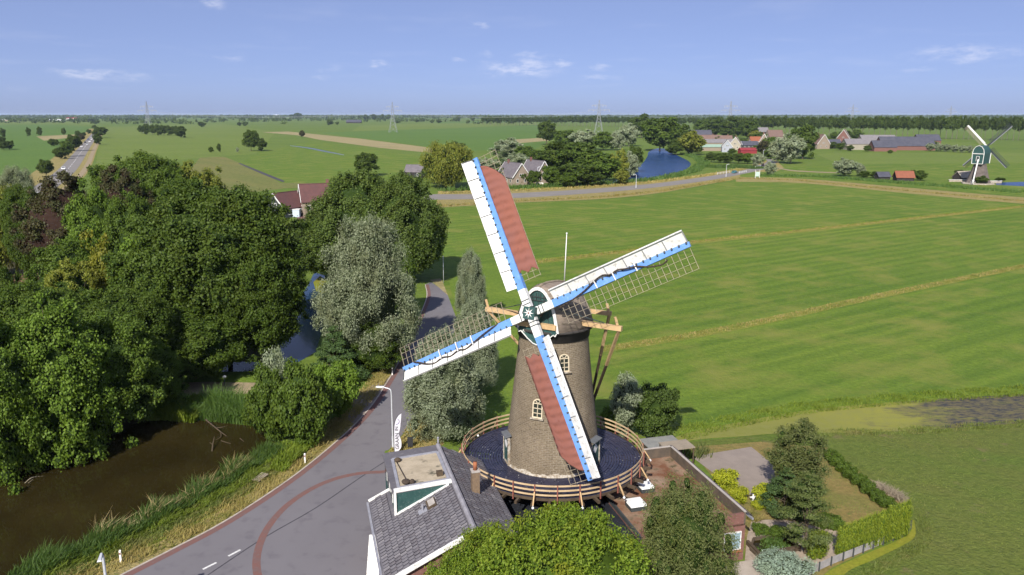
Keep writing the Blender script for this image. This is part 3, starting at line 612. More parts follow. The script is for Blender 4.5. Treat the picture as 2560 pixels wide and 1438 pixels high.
def lettering(text, size, mat, parent, origin, X, Yv, Nv, name='lettering', thick=.006):
    cu = bpy.data.curves.new(name, 'FONT'); cu.body = text; cu.size = size; cu.align_x = 'CENTER'; cu.align_y = 'CENTER'; cu.extrude = thick
    o = bpy.data.objects.new(name, cu); COL.objects.link(o); M = Matrix((X, Yv, Nv)).transposed()
    dg = bpy.context.evaluated_depsgraph_get(); me = bpy.data.meshes.new_from_object(o.evaluated_get(dg)); bpy.data.objects.remove(o)
    me.materials.clear(); me.materials.append(mat)
    return inst(name, me, parent, origin, M)
lettering('ANNO', .30, m_white, beard, fx(-.72, -.12, .24), U, Vector((0, 0, 1)), NH)
lettering('1844', .30, m_white, beard, fx(.72, -.12, .24), U, Vector((0, 0, 1)), NH)
wb = MB(); wb.beam(fx(-1.5, .42, .16), fx(1.5, .42, .16), .34, .36, NH); wb.build('breast_beam', m_timber, mill)
# tail beams and braces
def at(s, x, z): return Vector((AX.x, AX.y, z)) + NH * s + U * x
tb = MB(); tb.beam(at(.55, -5.5, 15.42), at(.55, 5.55, 15.34), .30, .34); tb.build('long_beam', m_timber, mill)
tb = MB(); tb.beam(at(-2.05, -3.7, 15.6), at(-2.05, 3.7, 15.6), .28, .30); tb.build('short_beam', m_timber, mill)
foot = at(-6.6, 0, 5.0)
for a in (at(.55, 5.35, 15.2), at(.55, -5.3, 15.25), at(-2.05, 3.55, 15.45), at(-2.05, -3.55, 15.45)):
    m_ = a.lerp(foot, .35); q = MB(); q.beam(a, m_, .19, .20); q.build('tail_brace', m_timber, mill)
    q = MB(); q.beam(m_, foot, .17, .18); q.build('tail_brace_end', m_darkwood, mill)
q = MB(); q.beam(at(-2.6, 0, 15.9), foot - Vector((0, 0, .3)), .36, .40, w2=.26, h2=.28); q.build('tail_pole', m_timber, mill)
for s, x, z in ((.55, -5.35, 15.62), (.55, 5.2, 15.6), (-2.05, 3.5, 15.8), (-2.05, -3.5, 15.8)):
    q = MB(); q.beam(at(s, x, z - .05), at(s + .1, x * 1.0 - .12, z + .55), .17, .17); q.build('beam_peg', m_timber, mill)
for s in (-1, 1):
    q = MB(); q.beam(at(2.3, s * 1.6, 16.6), at(.55, s * 4.2, 15.6), .06, .06); q.build('stay_rod', m_iron, mill)
q = MB(); pp = at(-1.2, .25, ZC + 2.9); q.tube(pp, pp + Vector((.12, 0, 3.55)), .05, .03, 8); q.ball(pp + Vector((.12, 0, 3.6)), .07, 8, 6); q.build('flagpole', m_white, mill, True)
# windshaft, canister and the four sails
q = MB(); q.tube(HUB - NN * 3.2, HUB - NN * .45, .34, .40, 14); q.build('windshaft', m_darkwood, mill, True)
q = MB(); q.box(HUB - NN * .05, (.86, .86, .95), (U, VV, NN)); hubo = q.build('sail_hub', m_teal, mill)
q = MB()
for k in range(8):
    a = math.pi * k / 4; d = U * math.cos(a) + VV * math.sin(a); t = NN.cross(d); c = HUB + NN * .45
    q.add([c + t * .07, c + d * .40, c - t * .07, c + NN * .03], [(0, 1, 3), (1, 2, 3), (2, 0, 3)])
q.build('star', m_white, hubo)
q = MB(); q.ball(HUB + NN * .48, .07); q.build('star_boss', m_post, hubo)
m_lead_rib = pm('grey_rib_wood', (.34, .34, .35), (.27, .27, .28), 3, .8, .2)
def sail(k):
    a = TH0 - k * math.pi / 2; E = U * math.cos(a) + VV * math.sin(a); C = U * math.cos(a - math.pi / 2) + VV * math.sin(a - math.pi / 2)
    o0 = HUB + NN * (.12 if k % 2 == 0 else -.22)
    pt = math.radians(7); Cd = C * math.cos(pt) - NN * math.sin(pt); Nd = NN * math.cos(pt) + C * math.sin(pt)     # pitch of the lattice
    P = lambda r, c, d=0.: o0 + E * r + Cd * c + Nd * d
    w0, w1 = .56, .34
    b = MB(); b.beam(P(.40, 0), P(1.75, 0), w0, .42, NN, 0, w0 * .97, .40); b.beam(P(1.752, 0), P(12.0, 0), w0 * .97, .40, NN, 1, w1, .2)
    st = b.build('sail', [m_white, m_blue], mill)
    q = MB()
    for rr in (.62, .9): q.beam(P(rr, -.30, 0), P(rr + .07, -.30, 0), .02, .48, NN); q.beam(P(rr, 0, .215), P(rr + .07, 0, .215), .58, .02, NN)
    q.build('iron_band', m_iron, st)
    # leading boards
    pb_ = math.radians(30); Bd = -C * math.cos(pb_) + NN * math.sin(pb_) ; Bn = NN * math.cos(pb_) + C * math.sin(pb_)
    Q = lambda r, c, d=0.: o0 + E * r - C * .20 + NN * .05 + Bd * c + Bn * d
    nb = 7; ra, rb_ = 1.95, 11.95
    for i in range(nb):
        x0 = ra + (rb_ - ra) * i / nb + .012; x1 = ra + (rb_ - ra) * (i + 1) / nb - .012
        q = MB(); q.hexa([Q(x0, 0, 0), Q(x1, 0, 0), Q(x1, .86, 0), Q(x0, .86, 0)], [Q(x0, 0, .035), Q(x1, 0, .035), Q(x1, .86, .035), Q(x0, .86, .035)]); q.build('wind_board', m_white, st)
        q = MB(); q.beam(Q(x1 + .012, .0, .06), Q(x1 + .012, .86, .06), .03, .09, Bn); q.build('board_rib', m_lead_rib if k in (1, 2) else m_iron, st)
    q = MB(); q.beam(Q(ra, .87, .07), Q(rb_, .87, .07), .035, .17, Bn); q.build('board_edge', m_white, st)
    q = MB()
    for i in range(20):
        x = ra + .3 + (rb_ - ra - .4) * i / 19; q.box(P(x, -(w0 * (1 - x / 30) / 2) + .02, .17), (.09, .13, .10), (E, C, NN))
    q.build('cleats', m_iron, st)
    # lattice
    rl0, rl1, wl = 2.25, 11.9, 1.68; nbar = 23
    for i in range(nbar):
        x = rl0 + (rl1 - rl0) * i / (nbar - 1); q = MB(); q.beam(P(x, -.05, -.02), P(x, wl, -.02), .028, .04, NN); q.build('lattice_bar', m_lath, st)
    for c in (.72, 1.20, 1.65):
        q = MB(); q.beam(P(rl0 - .1, c, .03), P(rl1 + .05, c, .03), .02, .03, NN); q.build('lattice_rail', m_lath, st)
    if k in (0, 2):
        # spread cloth with cross ripples, clewed to a slant at the tip
        q = MB(); nr, nc = 110, 8; vs = []; fs = []
        for i in range(nr + 1):
            for j in range(nc + 1):
                t = j / nc; rin = 2.75 + .30 * math.sin(math.pi * t * 2.0) ** 2 - .15 * t; rout = 11.25 - 1.5 * t ** 1.8
                x = rin + (rout - rin) * i / nr; c = .12 + 1.53 * t
                rip = .055 * math.sin(x * 2 * math.pi / .62 + .8 * t + 1.2 * math.sin(x * .7)) * (.4 + .6 * math.sin(math.pi * t) ** .5) + .05 * math.sin(math.pi * t)
                vs.append(P(x, c, .09 + rip))
        for i in range(nr):
            for j in range(nc): fs.append((i * (nc + 1) + j, i * (nc + 1) + j + 1, (i + 1) * (nc + 1) + j + 1, (i + 1) * (nc + 1) + j))
        q.add(vs, fs); cl = q.build('sail_cloth', m_cloth, st, True); md = cl.modifiers.new('thickness', 'SOLIDIFY'); md.thickness = .012
        q = MB(); q.path([P(11.25 - 1.5 * (j / 8) ** 1.8 + .02, .12 + 1.53 * j / 8, .11) for j in range(9)], .022, 5); q.build('bolt_rope', m_rope, st)
    else:
        # furled cloth wound as a dark rope round the stock
        q = MB(); pts = [(2.0, .42, .05), (2.8, .34, .16), (3.6, .22, .3), (4.4, .02, .32), (5.2, -.28, .30), (5.9, -.42, .28), (6.4, -.25, .30), (7.0, -.34, .30), (7.6, -.18, .34), (8.3, -.05, .32), (8.9, .25, .16), (9.4, .42, .1), (9.9, .5, .08), (10.3, .38, .12)]
        if k == 3: pts = [(2.6, .28, .12), (3.4, .1, .28), (4.3, -.1, .30), (5.2, -.35, .28), (6.0, -.55, .25), (6.6, -.42, .3), (7.4, -.60, .28), (8.1, -.44, .3), (8.9, -.60, .25), (9.6, -.42, .28), (10.2, -.1, .3), (10.8, .16, .2)]
        q.path(smooth_pts([P(*p) for p in pts], 3), .055, 6); q.build('furled_cloth', m_rope, st, True)
        for x in (5.2, 6.6, 8.2): q = MB(); q.beam(P(x, -.5, .33), P(x + .05, .24, .33), .07, .05, NN); q.build('cloth_tie', m_white, st)
for k in range(4): sail(k)
# ================================================================ buildings round the foot of the mill
E1 = Vector((.265, -.964, 0)).normalized(); ER = Vector((-E1.y, E1.x, 0)); ZZ = Vector((0, 0, 1))
if ER.x < 0: ER = -ER
m_rtile = pm('grey_pantile', (.098, .092, .104), (.130, .122, .134), .9, .75, .3, .2, .01, rng=(.3, .7), c3=(.17, .16, .165), scale3=3)
m_rtile2 = pm('grey_pantile_mauve', (.118, .100, .108), (.088, .082, .092), .9, .75, .3, .2, .01, c3=(.155, .145, .15), scale3=3)
m_lead = pm('lead_flashing', (.30, .30, .33), (.24, .24, .27), 2, .55, .4)
m_ridge = pm('ridge_mortar_grey', (.29, .28, .30), (.22, .21, .23), 2, .85, .2)
m_gravroof = pm('pale_roof_gravel', (.42, .355, .26), (.34, .285, .205), 1.6, .95, .1, .8, .03, c3=(.12, .11, .08), scale3=1.1)
m_mossroof = pm('mossy_bitumen_roof', (.165, .078, .045), (.30, .215, .15), .55, .95, .1, .5, .02, rng=(.40, .62), c3=(.105, .08, .045), scale3=1.1)
m_brick_red = pm('red_brown_brick', (.20, .098, .080), (.165, .083, .070), 3, .9, .15, .3, .01, c3=(.24, .14, .115), scale3=8)
m_walldark = pm('dark_stained_wall', (.055, .062, .062), (.04, .046, .048), 2, .7, .3)
m_concrete = pm('concrete_coping', (.42, .38, .34), (.33, .30, .27), 2, .9, .2)
m_orange = pm('orange_clay', (.33, .125, .06), (.27, .10, .05), 4, .85, .2)
# --- tiled house in front of the mill
RF = Vector((-5.5, 53.4, 0)); ZR = 6.0; TANP = .475
def hp(t, w, z): return RF + E1 * t + ER * w + ZZ * z       # t along the ridge towards us, w across (right +)
T0, T1 = 2.45, 12.5; WL, WR = 5.4, 3.3; TD0, TD1, WD, ZD = 0.0, 6.1, 3.95, 5.78
house = thing('house', 'low house with grey tiled roof and gravel topped dormer beside the mill stage', 'house', hp(6.5, -1, 0))
b = MB(); zl = ZR - WL * TANP - .12; zr = ZR - WR * TANP - .12
pl = [hp(T0 + .3, -WL + .35, 0), hp(T0 + .3, WR - .3, 0), hp(T1 - .3, WR - .3, 0), hp(T1 - .3, -WL + .35, 0)]
g = lambda t: [hp(t, -WL + .35, 0), hp(t, WR - .3, 0), hp(t, WR - .3, zr), hp(t, 0, ZR - .15), hp(t, -WL + .35, zl)]
A, B = g(T0 + .3), g(T1 - .3); b.add(A + B, [(4, 3, 2, 1, 0), (5, 6, 7, 8, 9)] + [(i, (i + 1) % 5, 5 + (i + 1) % 5, 5 + i) for i in range(5)])
b.build('wall', m_brick_red, house)
def slope(name, t0, t1, w0, w1, sgn):
    q = MB(); a = [hp(t0, sgn * w0, ZR - w0 * TANP), hp(t1, sgn * w0, ZR - w0 * TANP), hp(t1, sgn * w1, ZR - w1 * TANP), hp(t0, sgn * w1, ZR - w1 * TANP)]
    q.hexa([p - ZZ * .14 for p in a], [p - ZZ * .03 for p in a]); return q.build(name, m_rtile, house)
rL = slope('roof', T0, T1, 0, WL, -1); rR = slope('roof', TD0, T1, 0, WR, 1)
# tiles, one by one on the slope we see
def tilemesh(name, mat, w=.30, l=.42):
    q = MB(); pr = [(-.5, .012), (-.28, .045), (-.05, .02), (.2, .0), (.5, .012)]
    top = [(x * w, 0, z + .035) for x, z in pr]; bot = [(x * w, -l, z) for x, z in pr]; n = len(pr)
    q.add(top + bot + [(x, y, z - .05) for x, y, z in bot], [(i, i + n, i + n + 1, i + 1) for i in range(n - 1)] + [(n + i, 2 * n + i, 2 * n + i + 1, n + i + 1) for i in range(n - 1)])
    o = q.build(name, mat); me = o.data; bpy.data.objects.remove(o); return me
tl = [tilemesh('tile', m_rtile), tilemesh('tile', m_rtile2), tilemesh('tile', pm('pale_worn_tile', (.20, .19, .195), (.15, .14, .15), 2, .8, .25))]
cosP = 1 / math.sqrt(1 + TANP ** 2)
def tile_slope(parent, t0, t1, w0, w1, sgn, skip=None, dt=.34, ds=.40, maxn=300, first=None, stuffname='tile_courses'):
    # tile frame: x along ridge, y up the slope
    X = E1 * (1 if sgn < 0 else -1); Yv = (-ER * sgn * cosP + ZZ * TANP * cosP); Nv = X.cross(Yv)
    if Nv.z < 0: X = -X; Nv = X.cross(Yv)
    M = Matrix((X, Yv, Nv)).transposed(); cells = []
    nr = int((w1 - w0) / (ds * cosP)); nc = int((t1 - t0) / dt)
    for i in range(nr):
        w = w0 + .2 + i * ds * cosP
        for j in range(nc):
            t = t0 + (j + .5) * dt + (.17 if i % 2 else 0)
            if t > t1 - .1 or (skip and skip(t, w)): continue
            cells.append((t, w))
    pos = [(hp(t, sgn * w, ZR - w * TANP) + Nv * random.uniform(-.006, .012) + Yv * .02, c) for (t, w) in cells for c in [random.choices((0, 1, 2), (6, 3, 1))[0]]]
    # the ones that show largest (nearest) become parts, the rest one mass
    pos.sort(key=lambda p: -p[0].y if False else (p[0] - Vector((0, 0, HC))).length)
    for p, c in pos[:maxn]: inst('tile', tl[c], parent, p, M.to_euler())
    rest = pos[maxn:]
    if rest:
        q = MB(); src = tl[0]; V0 = [Vector(v.co) for v in src.vertices]; F0 = [tuple(f.vertices) for f in src.polygons]
        for p, c in rest: q.add([p + M @ v for v in V0], F0, c)
        kind(q.build(stuffname, [m_rtile, m_rtile2, MATS['pale_worn_tile']], parent), 'stuff')
tile_slope(rL, T0, T1, 0.05, WL, -1, lambda t, w: t < TD1 and w < WD + .1 and not (t > TD1 - .02), maxn=300)
tile_slope(rR, TD0, T1, .05, WR, 1, None, maxn=140)
q = MB(); q.path([hp(t, 0, ZR + .02) for t in np.linspace(TD0, T1, 14)], .17, 8); q.build('ridge', m_ridge, house)
q = MB(); q.tube(hp(TD0 + .1, 0, ZR + .1), hp(TD0 + .1, 0, ZR + .55), .08, .05, 8); q.ball(hp(TD0 + .1, 0, ZR + .62), .09); q.build('finial', m_lead, house, True)
def fascia(name, a, b_, w=.05, h=.24, mat=None): q = MB(); q.beam(a, b_, w, h); return q.build(name, mat or m_white, house)
fascia('verge_board', hp(T0 - .03, -3.9, ZR - 3.9 * TANP + .02), hp(T0 - .03, -WL, ZR - WL * TANP + .02), .10, .22)
fascia('verge_board', hp(T1 + .04, -.1, ZR - .05), hp(T1 + .04, -WL, ZR - WL * TANP), .16, .26)
fascia('verge_board', hp(T1 + .04, .1, ZR - .05), hp(T1 + .04, WR, ZR - WR * TANP), .16, .26)
fascia('gutter', hp(T0, -WL - .1, ZR - WL * TANP - .08), hp(T1, -WL - .1, ZR - WL * TANP - .08), .14, .12, m_lead)
# flat dormer: box, slate margin, gravel field, cheek and trims
q = MB(); zb = 2.9
q.hexa([hp(TD0, -WD, zb), hp(TD0, 0, zb), hp(TD1, 0, zb), hp(TD1, -WD, zb)], [hp(TD0, -WD, ZD - .12), hp(TD0, 0, ZR - .08), hp(TD1, 0, ZR - .08), hp(TD1, -WD, ZD - .12)])
dorm = q.build('dormer', m_teal, house)
q = MB(); q.hexa([hp(TD0 - .12, -WD - .15, ZD - .118), hp(TD0 - .12, -.05, ZR - .076), hp(TD1, -.05, ZR - .076), hp(TD1, -WD - .15, ZD - .118)], [hp(TD0 - .12, -WD - .15, ZD), hp(TD0 - .12, -.05, ZR + .0), hp(TD1, -.05, ZR + .0), hp(TD1, -WD - .15, ZD)]); q.build('dormer_roof', m_rtile, dorm)
zg = lambda w: ZD + (ZR - ZD) * (1 + w / WD) + .012
q = MB(); gr = [(1.25, -WD + .42), (1.25, -.28), (TD1 - .42, -.28), (TD1 - .42, -WD + .30)]
q.add([hp(t, w, zg(w) + .03) for t, w in gr], [(0, 1, 2, 3)]); q.build('gravel_field', m_gravroof, dorm)
for i in range(4):
    (ta, wa), (tb_, wb_) = gr[i], gr[(i + 1) % 4]; q = MB(); q.beam(hp(ta, wa, zg(wa) + .06), hp(tb_, wb_, zg(wb_) + .06), .20, .10); q.build('roof_upstand', m_lead, dorm)
q = MB(); q.beam(hp(TD1 - .10, -WD - .05, ZD + .06), hp(TD1 - .10, -.15, ZR + .06), .26, .20); q.build('dormer_fascia', m_white, dorm)
q = MB(); q.beam(hp(TD1 + .03, -WD, ZD), hp(TD1 + .03, -WD, ZR - WD * TANP + .02), .20, .16, ER); q.build('corner_board', m_white, dorm)
q = MB(); q.beam(hp(TD1 + .05, -WD, ZR - WD * TANP + .06), hp(TD1 + .05, -.35, ZR - .35 * TANP + .06), .15, .14); q.build('cheek_trim', m_white, dorm)
q = MB(); q.ball(hp(5.3, -3.1, ZD + .28), .30, 10, 6, 0, (1, 1, .55)); q.ball(hp(5.4, -2.7, ZD + .25), .2, 8, 6); q.tube(hp(1.9, -3.3, ZD + .15), hp(5.2, -3.0, ZD + .2), .03); q.build('cable_coil', m_rope, dorm, True)
q = MB(); q.ball(hp(1.7, -3.2, ZD + .22), .26, 8, 6, 0, (1, 1, .6)); q.build('roof_vent', m_darkwood, dorm, True)
q = MB(); q.box(hp(4.9, -.75, ZR + .18), (.42, .34, .30), (ER, E1, ZZ)); q.build('roof_box', m_darkwood, dorm)
for t in (1.0, 2.6, 4.3):
    q = MB(); q.box(hp(t, -WD - .02, 4.9), (.06, 1.25, .95), (ER, E1, ZZ)); w_ = q.build('window', m_white, dorm)
    q = MB(); q.box(hp(t, -WD - .055, 4.9), (.02, 1.05, .75), (ER, E1, ZZ)); q.build('pane', m_glass, w_)
# chimney, hatch, vent, side panel
q = MB(); c0 = hp(6.6, 1.35, 0); q.box(c0 + ZZ * 5.95, (.5, .5, 1.8), (ER, E1, ZZ)); ch = q.build('chimney', pm('chimney_brick', (.22, .155, .10), (.17, .12, .08), 6, .9, .15, .4), house)
q = MB(); q.box(c0 + ZZ * 6.9, (.58, .58, .10), (ER, E1, ZZ)); q.build('chimney_cap', m_concrete, ch)
q = MB(); q.tube(c0 + ZZ * 6.95, c0 + ZZ * 7.5, .14, .13, 12); q.build('chimney_pot', m_orange, ch, True)
q = MB(); q.box(c0 + ZZ * 5.06, (.85, .85, .10), (ER, E1, ZZ)); q.build('chimney_flashing', m_white, ch)
hn = hp(7.25, -1.75, ZR - 1.75 * TANP + .12); Ys = (ER * cosP + ZZ * TANP * cosP)
q = MB(); q.box(hn, (.95, .62, .16), (E1, Ys, E1.cross(Ys))); sk = q.build('roof_hatch', m_darkwood, house); q = MB(); q.box(hn + Vector((0, 0, .09)), (.78, .45, .04), (E1, Ys, E1.cross(Ys))); q.build('pane', m_concrete, sk)
q = MB(); p0 = hp(7.5, -2.35, ZR - 2.35 * TANP + .08); q.box(p0, (.5, .6, .05), (E1, Ys, E1.cross(Ys))); q.tube(p0, p0 + ZZ * .45, .07); q.build('vent_pipe', m_lead, house)
for t in (7.6, 9.2):
    q = MB(); q.box(hp(t, -WL + .32, 1.5), (.06, 1.0, 1.1), (ER, E1, ZZ)); w_ = q.build('window', m_white, house); q = MB(); q.box(hp(t, -WL + .28, 1.5), (.02, .84, .94), (ER, E1, ZZ)); q.build('pane', m_glass, w_)
# white folded parasol boards leaning by the wall
sb_ = thing('white_panel', 'tall white board leaning beside the tiled house wall', 'panel', G(931, 1438) + Vector((0, 2.0, 0)))
pw = G(936, 1452); q = MB(); q.hexa([pw + Vector((-.55, 0, 0)), pw + Vector((.25, 0, 0)), pw + Vector((.25, .12, 0)), pw + Vector((-.55, .12, 0))], [pw + Vector((-.45, 1.2, 2.6)), pw + Vector((.30, 1.2, 2.6)), pw + Vector((.30, 1.3, 2.6)), pw + Vector((-.45, 1.3, 2.6))]); q.build('board', m_white, sb_)
q = MB(); q.beam(pw + Vector((.27, .05, .05)), pw + Vector((.33, 1.25, 2.62)), .05, .06); q.build('edge', m_lead, sb_)
# --- flat roofed wing on the other side
ZF = 3.45; CF = Vector((13.0, 58.6, 0)); LW = 11.1
wp = lambda t, w, z: CF + E1 * t + ER * w + ZZ * z          # t towards us, w<0 to the left
wing = thing('flat_roofed_wing', 'brick wing with mossy flat roof and tile edge behind the willow', 'building', wp(LW / 2, -5, 0))
LFT = -7.7; ZS = 2.75
q = MB(); q.hexa([wp(0, LFT, 0), wp(0, 0, 0), wp(LW, 0, 0), wp(LW, LFT, 0)], [wp(0, LFT, ZS - .15), wp(0, 0, ZS - .15), wp(LW, 0, ZS - .15), wp(LW, LFT, ZS - .15)]); q.build('wall', m_brick_red, wing)
q = MB(); q.hexa([wp(0, LFT, ZS - .148), wp(0, 0, ZS - .148), wp(LW, 0, ZS - .148), wp(LW, LFT, ZS - .148)], [wp(0, LFT, ZS), wp(0, 0, ZS), wp(LW, 0, ZS), wp(LW, LFT, ZS)]); roofF = q.build('roof', m_mossroof, wing)
zm, hh_ = (ZS - .14 + ZF + .14) / 2, ZF + .14 - (ZS - .14)
for a, b_ in ((wp(.07, LFT, zm), wp(.07, .0, zm)), (wp(-.06, -.07, zm), wp(LW, -.07, zm))):
    q = MB(); q.beam(a, b_, .13, hh_); q.build('parapet', pm('mossy_parapet', (.13, .10, .075), (.09, .075, .06), 1.5, .9, .15), wing); q = MB(); q.beam(a + ZZ * (hh_ / 2 + .03), b_ + ZZ * (hh_ / 2 + .03), .17, .06); q.build('coping', m_concrete, wing)
q = MB(); q.beam(wp(LW - .1, LFT, ZS + .3), wp(LW - .1, -.14, ZS + .3), .2, .9); q.build('parapet', m_brick_red, wing)
q = MB(); q.beam(wp(0, LFT, ZS + .0), wp(LW, LFT, ZS + .0), .12, .3); q.build('roof_edge', m_walldark, wing)
sheet('courtyard', [hp(2, 3, 0), wp(0, LFT, 0), wp(11.5, LFT, 0), wp(16, LFT, 0), hp(13, 3, 0)], .04, pm('courtyard_paving', (.10, .09, .085), (.075, .07, .065), 1.5, .9, .15))
ZB = 2.5; q = MB(); q.hexa([hp(1.5, 2.9, 0), wp(.5, LFT - .08, 0), wp(15.5, LFT - .08, 0), hp(12.2, 2.9, 0)], [hp(1.5, 2.9, ZB), wp(.5, LFT - .08, ZB), wp(15.5, LFT - .08, ZB), hp(12.2, 2.9, ZB)]); q.build('shade_roof', pm('shade_black', (.014, .016, .022), (.022, .024, .03), 1.2, .6, .4, .2), wing)  # near-black roof block added, its colour stands in for shade below the stage
# sloping tile edge: a row of single tiles along the two garden sides
tm = tilemesh('edge_tile', pm('plum_edge_tile', (.165, .125, .135), (.125, .098, .108), 2, .7, .3), .26, .62)
tm2 = tilemesh('edge_tile', pm('dark_edge_tile', (.085, .07, .075), (.11, .09, .095), 2, .7, .3), .26, .62)
def edge(a, b_, outv):
    n = int((b_ - a).length / .27); X = (b_ - a).normalized(); s_ = (outv * .8 - ZZ * .6).normalized(); Yv = -s_; Nv = X.cross(Yv)
    if Nv.z < 0: X = -X; Nv = X.cross(Yv)
    M = Matrix((X, Yv, Nv)).transposed().to_euler()
    for i in range(n): inst('edge_tile', random.choice((tm, tm2)), roofF, a.lerp(b_, (i + .5) / n) + Nv * random.uniform(0, .02), M)
edge(wp(-.1, .02, ZF + .12), wp(LW, .02, ZF + .12), ER); edge(wp(-.02, LFT, ZF + .12), wp(-.02, .0, ZF + .12), -E1)
q = MB(); q.beam(wp(0, .56, ZF - .48), wp(LW, .56, ZF - .48), .12, .14); q.build('gutter', m_lead, wing)
for px, py, s_ in ((1590, 1258, .95), (1614, 1215, .8), (1606, 1233, .0)):
    if s_ == 0: continue
    c = G(px, py, ZS + .35); q = MB(); q.box(c - ZZ * .16, (1.25 * s_, 1.15 * s_, .34), (ER, E1, ZZ)); k_ = q.build('skylight', m_walldark, wing)
    q = MB(); x, y = ER * .66 * s_, E1 * .62 * s_
    q.hexa([c - x - y, c + x - y, c + x + y, c - x + y], [c - x * .86 - y * .86 + ZZ * .16, c + x * .86 - y * .86 + ZZ * .16, c + x * .86 + y * .86 + ZZ * .16, c - x * .86 + y * .86 + ZZ * .16]); q.build('dome', m_lampw, k_)
# near window
c = wp(LW + .02, -.95, 1.55); q = MB(); q.box(c, (1.3, .12, 1.35), (ER, E1, ZZ)); w_ = q.build('window', m_white, wing)
q = MB(); q.box(c + E1 * .065, (1.12, .02, 1.18), (ER, E1, ZZ)); q.build('pane', pm('sky_reflecting_glass', (.30, .40, .44), (.24, .33, .37), .8, .08, .6), w_)
q = MB(); q.box(c - ZZ * .76 + E1 * .05, (1.4, .25, .09), (ER, E1, ZZ)); q.build('sill', m_orange, w_)
# low roofs past the corner
shed = thing('garden_shed', 'small flat roofed garden shed beside the duckweed ditch', 'shed', G(1665, 1110))
c = G(1655, 1106, 1.2); q = MB(); q.box(c - ZZ * .7, (3.0, 2.2, 1.2), (ER, E1, ZZ)); q.build('wall', m_darkwood, shed)
q = MB(); q.box(c - ZZ * .06, (3.3, 2.5, .1), (ER, E1, ZZ)); q.build('roof', pm('grey_felt_roof', (.25, .25, .23), (.20, .20, .19), 1.5, .9, .15), shed)
jet = thing('canopy', 'pale wooden canopy roof joined to the flat roofed wing corner', 'canopy', G(1690, 1122))
c = G(1692, 1113, 2.3); q = MB(); q.box(c, (2.6, 1.7, .09), (ER, E1, ZZ)); q.build('roof', pm('weathered_ply', (.30, .25, .19), (.25, .21, .16), 2, .9, .15), jet)
for sx in (-1, 1):
    for sy in (-1, 1): q = MB(); q.beam(c + ER * 1.2 * sx + E1 * .75 * sy - ZZ * 2.3, c + ER * 1.2 * sx + E1 * .75 * sy - ZZ * .05, .1, .1); q.build('post', m_darkwood, jet)
# ================================================================ vegetation
def mesh_np(name, V_, Fq, mats, mi=None):
    me = bpy.data.meshes.new(name); nv, nf = len(V_), len(Fq)
    me.vertices.add(nv); me.vertices.foreach_set('co', V_.astype(np.float32).ravel())
    me.loops.add(nf * 4); me.polygons.add(nf)
    me.polygons.foreach_set('loop_start', np.arange(0, nf * 4, 4, dtype=np.int32))
    me.loops.foreach_set('vertex_index', Fq.astype(np.int32).ravel())
    for m in mats: me.materials.append(m)
    if mi is not None: me.polygons.foreach_set('material_index', mi.astype(np.int32))
    me.update(calc_edges=True); return me
def nrm(a): return a / (np.linalg.norm(a, axis=1, keepdims=True) + 1e-9)
def leaves(P, N_, rg, size, asp=1.3, axis=None):
    n = len(P); t = rg.normal(size=(n, 3))
    if axis is not None: t = t * .45 + axis
    t = nrm(t - N_ * (t * N_).sum(1, keepdims=True)); b = np.cross(N_, t)
    L = (size * rg.uniform(.6, 1.35, n))[:, None]; Wd = L / asp
    return np.stack([P - t * L * .5, P + b * Wd * .5 + t * L * .08, P + t * L * .5, P - b * Wd * .5 + t * L * .08], 1).reshape(-1, 3), np.arange(4 * n).reshape(-1, 4)
def core_balls(C, rc, fr, sq, n=6, m=4):
    V_, F_ = [], []; o = 0
    for c, r in zip(C, rc):
        r = r * fr
        for j in range(m + 1):
            t = -math.pi / 2 + math.pi * j / m
            for i in range(n): a = 2 * math.pi * i / n; V_.append((c[0] + r * math.cos(t) * math.cos(a), c[1] + r * math.cos(t) * math.sin(a), c[2] + r * sq * math.sin(t)))
        for j in range(m):
            for i in range(n): F_.append((o + j * n + i, o + j * n + (i + 1) % n, o + (j + 1) * n + (i + 1) % n, o + (j + 1) * n + i))
        o += n * (m + 1)
    return np.array(V_), np.array(F_)
TREES = {}
